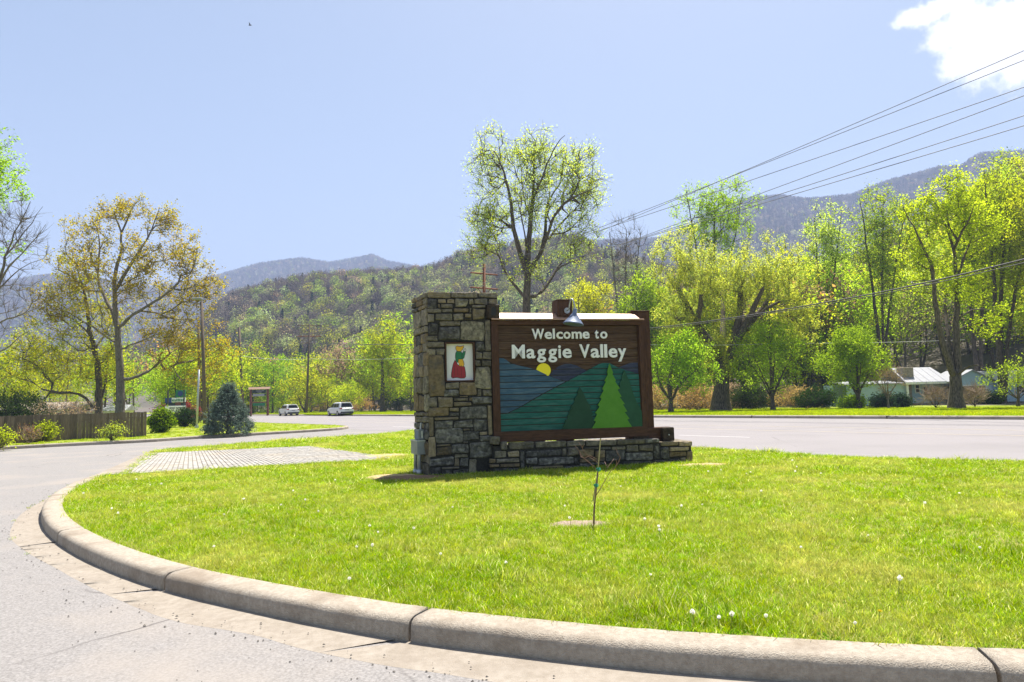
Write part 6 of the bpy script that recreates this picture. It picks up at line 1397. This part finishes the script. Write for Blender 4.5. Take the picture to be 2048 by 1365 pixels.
c0_, c1_ = HX(1814), HX(1835); m = MB(); m.cbox(c0_, c1_, .4, 1.6, ev - .1, HZ(1825, 734), .04); m.build('chimney', M['chimney'], hs_)
m = MB(); m.box(HX(1813), HX(1838), 1.2, 1.36, 0, ev); m.build('stone_panel', M['chimney'], hs_)
m = MB(); m.box(HX(1810), HX(1814), -.4, -.25, 0, ev - .05); m.build('porch_post', M['whitetrim'], hs_)
m = MB(); m.box(xl_, HX(1900), -.66, -.6, ev - .24, ev - .02); m.build('fascia', M['whitetrim'], hs_)
m = MB(); m.box(HX(1836), HX(1898), -.3, 1.4, -.15, .06); m.build('porch_floor', M['chimney'], hs_)
def hwin(pxa, pxb, pya, pyb, y):
    u0, u1 = HX(pxa), HX(pxb); z1, z0 = HZ((pxa + pxb) / 2, pya), HZ((pxa + pxb) / 2, pyb); m = MB(); t = .09
    m.box(u0 - t, u0, y - .07, y + .02, z0 - t, z1 + t); m.box(u1, u1 + t, y - .07, y + .02, z0 - t, z1 + t); m.box(u0, u1, y - .07, y + .02, z1, z1 + t); m.box(u0, u1, y - .08, y + .02, z0 - t, z0); m.box(u0, u1, y - .06, y - .02, (z0 + z1) / 2 - .03, (z0 + z1) / 2 + .03)
    w_ = m.build('window', M['whitetrim'], hs_); m = MB(); m.box(u0, u1, y - .045, y - .038, z0, z1); m.build('pane', M['glass'], w_)
hwin(1848, 1855, 770, 785, 1.4); hwin(1989, 1998, 771, 786, -.6); hwin(2030, 2040, 772, 786, -.6)
m = MB(); m.box(HX(1862), HX(1873), 1.34, 1.38, 0, ev * .86); dr = m.build('door', M['whitetrim'], hs_); m = MB(); m.box(HX(1864), HX(1871), 1.325, 1.338, ev * .4, ev * .75); m.build('door_pane', M['glass'], dr)
def small_house(px, py, Y, w, dpt, h, rh, label, wall='hwall', roof='hroof', rz=0.2):
    p = D(px, py, Y); g_ = gz(p[0], p[1]); root = thing('hillside_house', label, 'house', (p[0], p[1], min(p[2], g_ + 2)), rz); m = MB(); m.box(-w / 2, w / 2, -dpt / 2, dpt / 2, -6, h); m.build('wall', M[wall], root)
    m = MB(); m.prism([(-dpt / 2 - .4, h + .005), (dpt / 2 + .4, h + .005), (0, h + rh)], lambda q: (-w / 2 - .4, q[0], q[1]), lambda q: (w / 2 + .4, q[0], q[1])); m.build('roof', M[roof], root)
    for k in range(3):
        u = -w / 2 + (k + .5) * w / 3; m = MB(); m.box(u - .5, u + .5, -dpt / 2 - .05, -dpt / 2 + .05, h * .4, h * .8); wi = m.build('window', M['whitetrim'], root); m = MB(); m.box(u - .4, u + .4, -dpt / 2 - .07, -dpt / 2 - .055, h * .45, h * .75); m.build('pane', M['glass'], wi)
    return root
small_house(692, 707, 262, 10, 7, 3, 2.2, 'distant pale house with brown roof peeping out of the valley wood')
small_house(1985, 672, 112, 14, 8, 2.6, 1.4, 'house with whitish roof half hidden high in the wood', roof='metalroof')
small_house(110, 846, 84, 11, 6, 1.6, .9, 'white-walled house glimpsed under branches beyond the fence', wall='hwall', roof='chimney', rz=-.2)
small_house(216, 842, 84, 4.5, 4, 1.2, .7, 'white shed beyond the fence between the two trunks', wall='whitetrim', roof='metalroof')

# ------------------------------------------------------------------ staked sapling with its mulch ring
sb = G(1187, 1053, LZ); sy = sb[1]
SPt = lambda x, y, dd=0: D(x, y, sy + dd) - sb
ZS = lambda x, y: (1040 + .1612 * x, 860 + .1612 * y)
sp = thing('sapling', 'thin leafless young tree tied to a stake in a bare ring', 'young tree', sb)
m = MB(); m.tube([(0, 0, -.05)] + [SPt(*ZS(x, y)) for x, y in ((918, 1050), (925, 920), (940, 800), (958, 640), (968, 490))], [.011, .010, .009, .008, .007, .006], 6); m.build('trunk', M['sapling'], sp, True)
tw = MB()
for pts, dd in (([(945, 810), (990, 745), (1060, 620), (1120, 515), (1190, 455), (1235, 385)], -.08), ([(1190, 455), (1245, 345), (1215, 300), (1185, 225)], -.08), ([(1060, 520), (1085, 470), (1130, 410), (1165, 360)], .1), ([(1085, 470), (1065, 430), (1048, 395)], .1),
   ([(960, 500), (900, 440), (840, 390), (790, 350), (745, 290), (720, 240), (680, 195)], .06), ([(970, 410), (910, 370), (850, 330), (800, 285), (770, 220), (730, 155)], -.06), ([(950, 360), (900, 335), (855, 318)], 0), ([(855, 330), (800, 352), (745, 335)], 0.03), ([(790, 350), (760, 335), (735, 270)], .06), ([(770, 220), (800, 180)], -.05), ([(1200, 440), (1195, 390), (1190, 365)], -.08)):
    q = [SPt(*ZS(x, y), dd * i / len(pts)) for i, (x, y) in enumerate(pts)]; tw.tube(q, [.005 - .003 * i / (len(q) - 1) for i in range(len(q))], 5)
tw.build('branches', M['sapling'], sp, True)
m = MB(); m.tube([SPt(*ZS(905, 885), .03), SPt(*ZS(940, 690), .03), SPt(*ZS(970, 470), .03), SPt(*ZS(1000, 105), .03)], .0075, 6); m.build('stake', M['bamboo'], sp)
for (x, y, r) in ((972, 492, .022), (945, 690, .02)):
    c = SPt(*ZS(x, y)); m = MB(); m.tube([c + np.array([.02 * math.cos(a), .016 + .025 * math.sin(a), .012 * math.sin(2 * a)]) for a in np.linspace(0, 6.28, 12)], .009, 6); m.tube([c + np.array([0, -.014, -r]), c + np.array([0, -.014, r])], .014, 6); m.build('tie', M['tie'], sp)
def patchmesh(name, cen, rx, ry, z, mat, seed, n=40, rot=0.0):
    rg = np.random.default_rng(seed); V = [(cen[0], cen[1], z + .02)]; 
    for rr_, zz in ((.5, .022), (1, -.012)):
        for k in range(n):
            a = 2 * math.pi * k / n; q = rr_ * (1 + rg.normal(0, .07)); x, y = math.cos(a) * rx * q, math.sin(a) * ry * q; V.append((cen[0] + x * math.cos(rot) - y * math.sin(rot), cen[1] + x * math.sin(rot) + y * math.cos(rot), z + zz + rg.normal(0, .004)))
    F = [(0, 1 + k, 1 + (k + 1) % n) for k in range(n)] + [(1 + k, 1 + n + k, 1 + n + (k + 1) % n, 1 + (k + 1) % n) for k in range(n)]; o = mk(name, V, F, mat, smooth=True); return props(o, kind='structure')
pc = G(1158, 1049, LZ); patchmesh('bare_soil_path', pc, .42, .20, LZ + .004, M['ring'], 1)
p1_ = G(836, 957, LZ); patchmesh('mulch_ground', p1_ + np.array([-.15, .05, 0]), .75, .42, LZ + .015, M['mulch'], 2); patchmesh('straw_ground', p1_ + np.array([-.55, .35, 0]), .62, .42, LZ + .012, M['straw'], 3)
p2_ = G(1405, 931, LZ); patchmesh('straw_ground', p2_, .55, .2, LZ + .012, M['straw'], 4)
p3_ = G(770, 912, LZ); patchmesh('straw_ground', p3_, .7, .6, LZ + .012, M['straw'], 5)

# ------------------------------------------------------------------ dandelions
rgd = np.random.default_rng(9)
def dandelion(loc, h, rad, lean, yellow=False):
    root = thing('dandelion', 'x', 'flower', loc); tip = np.array([lean[0], lean[1], h]); m = MB(); m.tube([(0, 0, -.02), tip * .5 + np.array([-lean[0] * .15, 0, 0]), tip], .0028, 4); m.build('stem', M['dstem'], root)
    n = 90 if not yellow else 50; d = rgd.normal(size=(n, 3)); d /= np.linalg.norm(d, axis=1, keepdims=True)
    if yellow: d[:, 2] = abs(d[:, 2]) * .35; C = tip + d * rad * rgd.uniform(.4, 1, n)[:, None]
    else: C = tip + d * rad * rgd.uniform(.55, 1, n)[:, None]
    V, F = leaf_quads(C, .0105, rgd, 0, .8); o = mk('seed_head' if not yellow else 'flower_head', V, F, M['seed'] if not yellow else M['dyellow'], root, var=rgd.uniform(size=n)); return root
proto_d = [dandelion((0, 0, -50), .10 + .02 * k, .017 + .002 * k, (.01 * k, -.005)) for k in range(3)]; proto_y = dandelion((0, 0, -50), .07, .016, (.01, 0), True)
DP = [(224, 1017), (237, 1027), (169, 989), (301, 968), (324, 969), (271, 963), (448, 1025), (486, 999), (587, 984), (636, 1021), (670, 960), (737, 1052), (756, 1061), (828, 1057), (716, 1090), (745, 1092), (1240, 970), (1142, 1038), (1318, 1052), (1289, 1040), (1361, 1016), (1404, 1004), (1417, 942), (1443, 940), (1492, 943), (1501, 943), (1583, 924), (1594, 933), (1590, 945), (1640, 946), (1532, 1225), (1435, 1231), (1460, 1234), (1709, 1236), (1388, 1228), (1795, 1170), (1735, 1063), (1320, 1062), (620, 897), (466, 905), (612, 1000), (560, 1010), (905, 1010), (1010, 1122), (880, 1105), (1300, 1140), (1600, 1090), (1850, 1010), (1960, 1090), (1920, 985), (1520, 985), (1130, 1010), (700, 1155), (430, 1090)]
COLS = ((130, 'by the tight bend of the kerb'), (250, 'just inside the curved kerb'), (350, 'in line with the driveway edge'), (460, 'in line with the blue spruce'), (560, 'in line with the first white car'), (650, 'in line with the bigger white car'), (760, 'in line with the lone dark-trunked tree'), (830, 'short of the electric boxes'), (1000, 'in front of the stone pillar'), (1150, 'in front of the sign mural'), (1225, 'beside the staked sapling'), (1300, 'in front of the bright pine cutout'), (1385, 'in front of the stepped wall end'), (1460, 'in line with the willow trunk'), (1560, 'in line with the second round tree'), (1650, 'between the round trees in line'), (1760, 'in line with the third round tree'), (1880, 'in line with the house porch'), (9999, 'in line with the house gable'))
def zone_of(px, py):
    col = next(n for x, n in COLS if px < x)
    row = 'at the road edge' if py < 945 else 'in the far lawn' if py < 1000 else 'mid-lawn' if py < 1065 else 'in the near lawn' if py < 1200 else 'by the front kerb'
    return f'{row}, {col}'
for k, (x, y) in enumerate(DP):
    h = .12; p = G(x, y, LZ + h * .75); p[2] = LZ; c = copy_tree(proto_d[k % 3]); c.location = p; c.rotation_euler = (0, 0, rgd.uniform(0, 6.28)); s = rgd.uniform(.6, .95); c.scale = (s, s, s * rgd.uniform(.8, 1.1))
    zz = zone_of(x, y); c['label'] = f'dandelion seed head {zz}'; c['group'] = f'dandelion seed heads {zz}'; c.name = 'dandelion'
for x, y, lb in ((1757, 1229, 'yellow dandelion flower near the front kerb'), (1118, 948, 'yellow dandelion flower before the low stone wall'), (206, 970, 'yellow dandelion flower close to the paver patch')):
    p = G(x, y, LZ + .05); p[2] = LZ; c = copy_tree(proto_y); c.location = p; c['label'] = lb; c.name = 'dandelion_flower'
for o in proto_d + [proto_y]:
    for ch_ in list(o.children): bpy.data.objects.remove(ch_)
    bpy.data.objects.remove(o)

# ------------------------------------------------------------------ grit on the street
def inside_gut(px, py): return P2(px, py, 0)
gv = []; gf = []
rgg = np.random.default_rng(14)
gi_ = rgg.integers(5, ng - 60, 620); off_ = rgg.normal(.0, .18, 620)
for k in range(620):
    a = gl[gi_[k]]; b__ = O[min(no - 1, int(gi_[k] / ng * no))]; d = (b__ - a); d /= np.linalg.norm(d) + 1e-9
    if rgg.uniform() < .35: off_[k] = rgg.uniform(-1.0, .1)
    p = a + d * off_[k]; s = abs(rgg.normal(.004, .0035)) + .0022; b0_ = len(gv); z_ = .006 if off_[k] > 0 else -.004
    r6 = rgg.uniform(.6, 1.3, 6) * s
    gv += [(p[0] + r6[0], p[1], z_ + s * .3), (p[0] - r6[1], p[1], z_ + s * .3), (p[0], p[1] + r6[2], z_ + s * .3), (p[0], p[1] - r6[3], z_ + s * .3), (p[0], p[1], z_ + s * 1.1), (p[0], p[1], z_ - s * .4)]
    gf += [(b0_ + i, b0_ + j, b0_ + 4) for i, j in ((0, 2), (2, 1), (1, 3), (3, 0))]
props(mk('gravel', gv, gf, noisemat('grit', (.06, .055, .05), (.20, .175, .15), 30)), kind='stuff')
# grass tufts in the joint between gutter and street
tp_ = []
for k in list(range(8, int(ng * .16))):
    if rgg.uniform() < .32: tp_.append((*(gl[k] + rgg.normal(0, .012, 2)), .0))
tp_ += [(*P2(x, y, 0), 0) for x, y in ((59, 1016), (57, 1017), (62, 1013), (28, 1042), (22, 1080), (24, 1077), (54, 1108), (85, 1003))]
tp_ = np.array(tp_); n = len(tp_); scatter('weed_grass', tp_, rgg.integers(0, 7, n), np.repeat(rgg.uniform(.3, .75, (n, 1)), 3, 1), np.stack([np.zeros(n), np.zeros(n), rgg.uniform(0, 6, n)], 1), gcol)
# bird high in the sky
bp_ = D(500, 51, 55); bd_ = thing('bird', 'tiny dark bird flying high in the clear sky', 'bird', bp_); m = MB(); m.tube([(-.13, 0, 0), (-.06, 0, .01), (.06, 0, .01), (.16, 0, 0)], [.01, .045, .04, .008], 8); m.build('body', M['birdm'], bd_, True)
for s in (-1, 1): m = MB(); m.prism([(-.05, 0), (.05, 0), (.04, .14), (-.02, .22)], lambda p: (p[0], s * p[1], .02 + p[1] * .55), lambda p: (p[0], s * p[1], .028 + p[1] * .55)); m.build('wing', M['birdm'], bd_)

# ------------------------------------------------------------------ grass
GD = 1.0
ip = grow(isl, int(1000000 * GD), 4.6, 1.55, 46); ip = ip[~in_poly(ip, pave_poly + (pave_poly.mean(0) - pave_poly) * .03)]; ip = ip[~in_poly(ip, np.array([P2(193, 949, .15), P2(240, 949, .15), P2(304, 906, .15), P2(284, 909, .15)]))]
cs_, sn_ = math.cos(A_SIGN), math.sin(A_SIGN); loc_ = (ip - S0[:2]) @ np.array([[cs_, -sn_], [sn_, cs_]])
ip = ip[~((loc_[:, 0] > UB) & (loc_[:, 0] < BE + .02) & (loc_[:, 1] > BV + .0) & (loc_[:, 1] < PD))]
def thin(ip, cen, rx, ry, keep):
    q = ((ip[:, 0] - cen[0]) / rx) ** 2 + ((ip[:, 1] - cen[1]) / ry) ** 2; return ip[(q > 1) | (NR.uniform(size=len(ip)) < keep)]
ip = thin(ip, pc, .40, .18, .3); ip = thin(ip, p1_ + np.array([-.2, .05, 0]), .7, .36, .08); ip = thin(ip, p1_ + np.array([-.55, .35, 0]), .5, .34, .2); ip = thin(ip, p2_, .5, .17, .2); ip = thin(ip, p3_, .6, .5, .25)
n = len(ip); d = np.hypot(ip[:, 0], ip[:, 1]); cl = fbm(ip[:, 0], ip[:, 1], 2.1, 5)
tuft = (NR.uniform(size=n) < .035); edge = np.min(np.stack([np.hypot(ip[:, 0] - o[0], ip[:, 1] - o[1]) for o in Oin[::3]]), 0)
pick = NR.integers(0, 7, n); pick = np.where((cl > .9) & (NR.uniform(size=n) < .5), NR.integers(7, 9, n), pick); pick = np.where((cl < -1.0) & (NR.uniform(size=n) < .3), 9, pick); pick = np.where((edge < .18) & (ip[:, 0] > 0.6) & (NR.uniform(size=n) < .45), 9, pick)
s = NR.uniform(.7, 1.15, n) * (1 + .18 * cl / 2) * np.where(d > 12, 1 + (d - 12) / 40, 1); s = np.clip(s, .45, 1.6) * np.where(tuft, 1.5, 1)
scatter('lawn_grass', np.stack([ip[:, 0], ip[:, 1], np.full(n, LZ)], 1), pick, np.stack([s * np.clip(d / 9, 1, 2.6), s * np.clip(d / 9, 1, 2.6), s], 1), np.stack([NR.normal(0, .12, n), NR.normal(0, .12, n), NR.uniform(0, 6.28, n)], 1), gcol)
lp_ = grow(left_poly, 160000, 30, 1.3, 110); n = len(lp_)
scatter('left_grass', np.stack([lp_[:, 0], lp_[:, 1], np.full(n, .13)], 1), NR.integers(0, 5, n), np.repeat(NR.uniform(.6, 1.1, (n, 1)), 3, 1), np.stack([np.zeros(n), np.zeros(n), NR.uniform(0, 6.28, n)], 1), fcol)
tt = NR.uniform(-25, 190, 60000); sv = .55 + 26 * NR.uniform(0, 1, 60000) ** 1.6; fp = FA[None] + fdir[None] * tt[:, None] + fnor[None] * sv[:, None]; fp = fp[np.abs(fp[:, 0]) < fp[:, 1] * .85]; n = len(fp); sv = sdist(fp[:, 0], fp[:, 1])
scatter('verge_grass', np.stack([fp[:, 0], fp[:, 1], zfar(sv)], 1), NR.integers(0, 5, n), np.repeat(NR.uniform(.7, 1.6, (n, 1)), 3, 1), np.stack([np.zeros(n), np.zeros(n), NR.uniform(0, 6.28, n)], 1), fcol)

# ------------------------------------------------------------------ haze
HAZE_D = 4.0e-4
hm = bpy.data.materials.new('haze'); hm.use_nodes = True; hn = hm.node_tree.nodes; hn.remove(hn['Principled BSDF'])
pv = hn.new('ShaderNodeVolumePrincipled'); pv.inputs['Density'].default_value = HAZE_D; pv.inputs['Color'].default_value = (.50, .62, .96, 1); pv.inputs['Anisotropy'].default_value = 0.0
hm.node_tree.links.new(pv.outputs[0], hn['Material Output'].inputs['Volume'])
hz_ = MB().box(-5200, 5200, -300, 5200, -1.3, 730).build('haze', hm); props(hz_, kind='stuff')
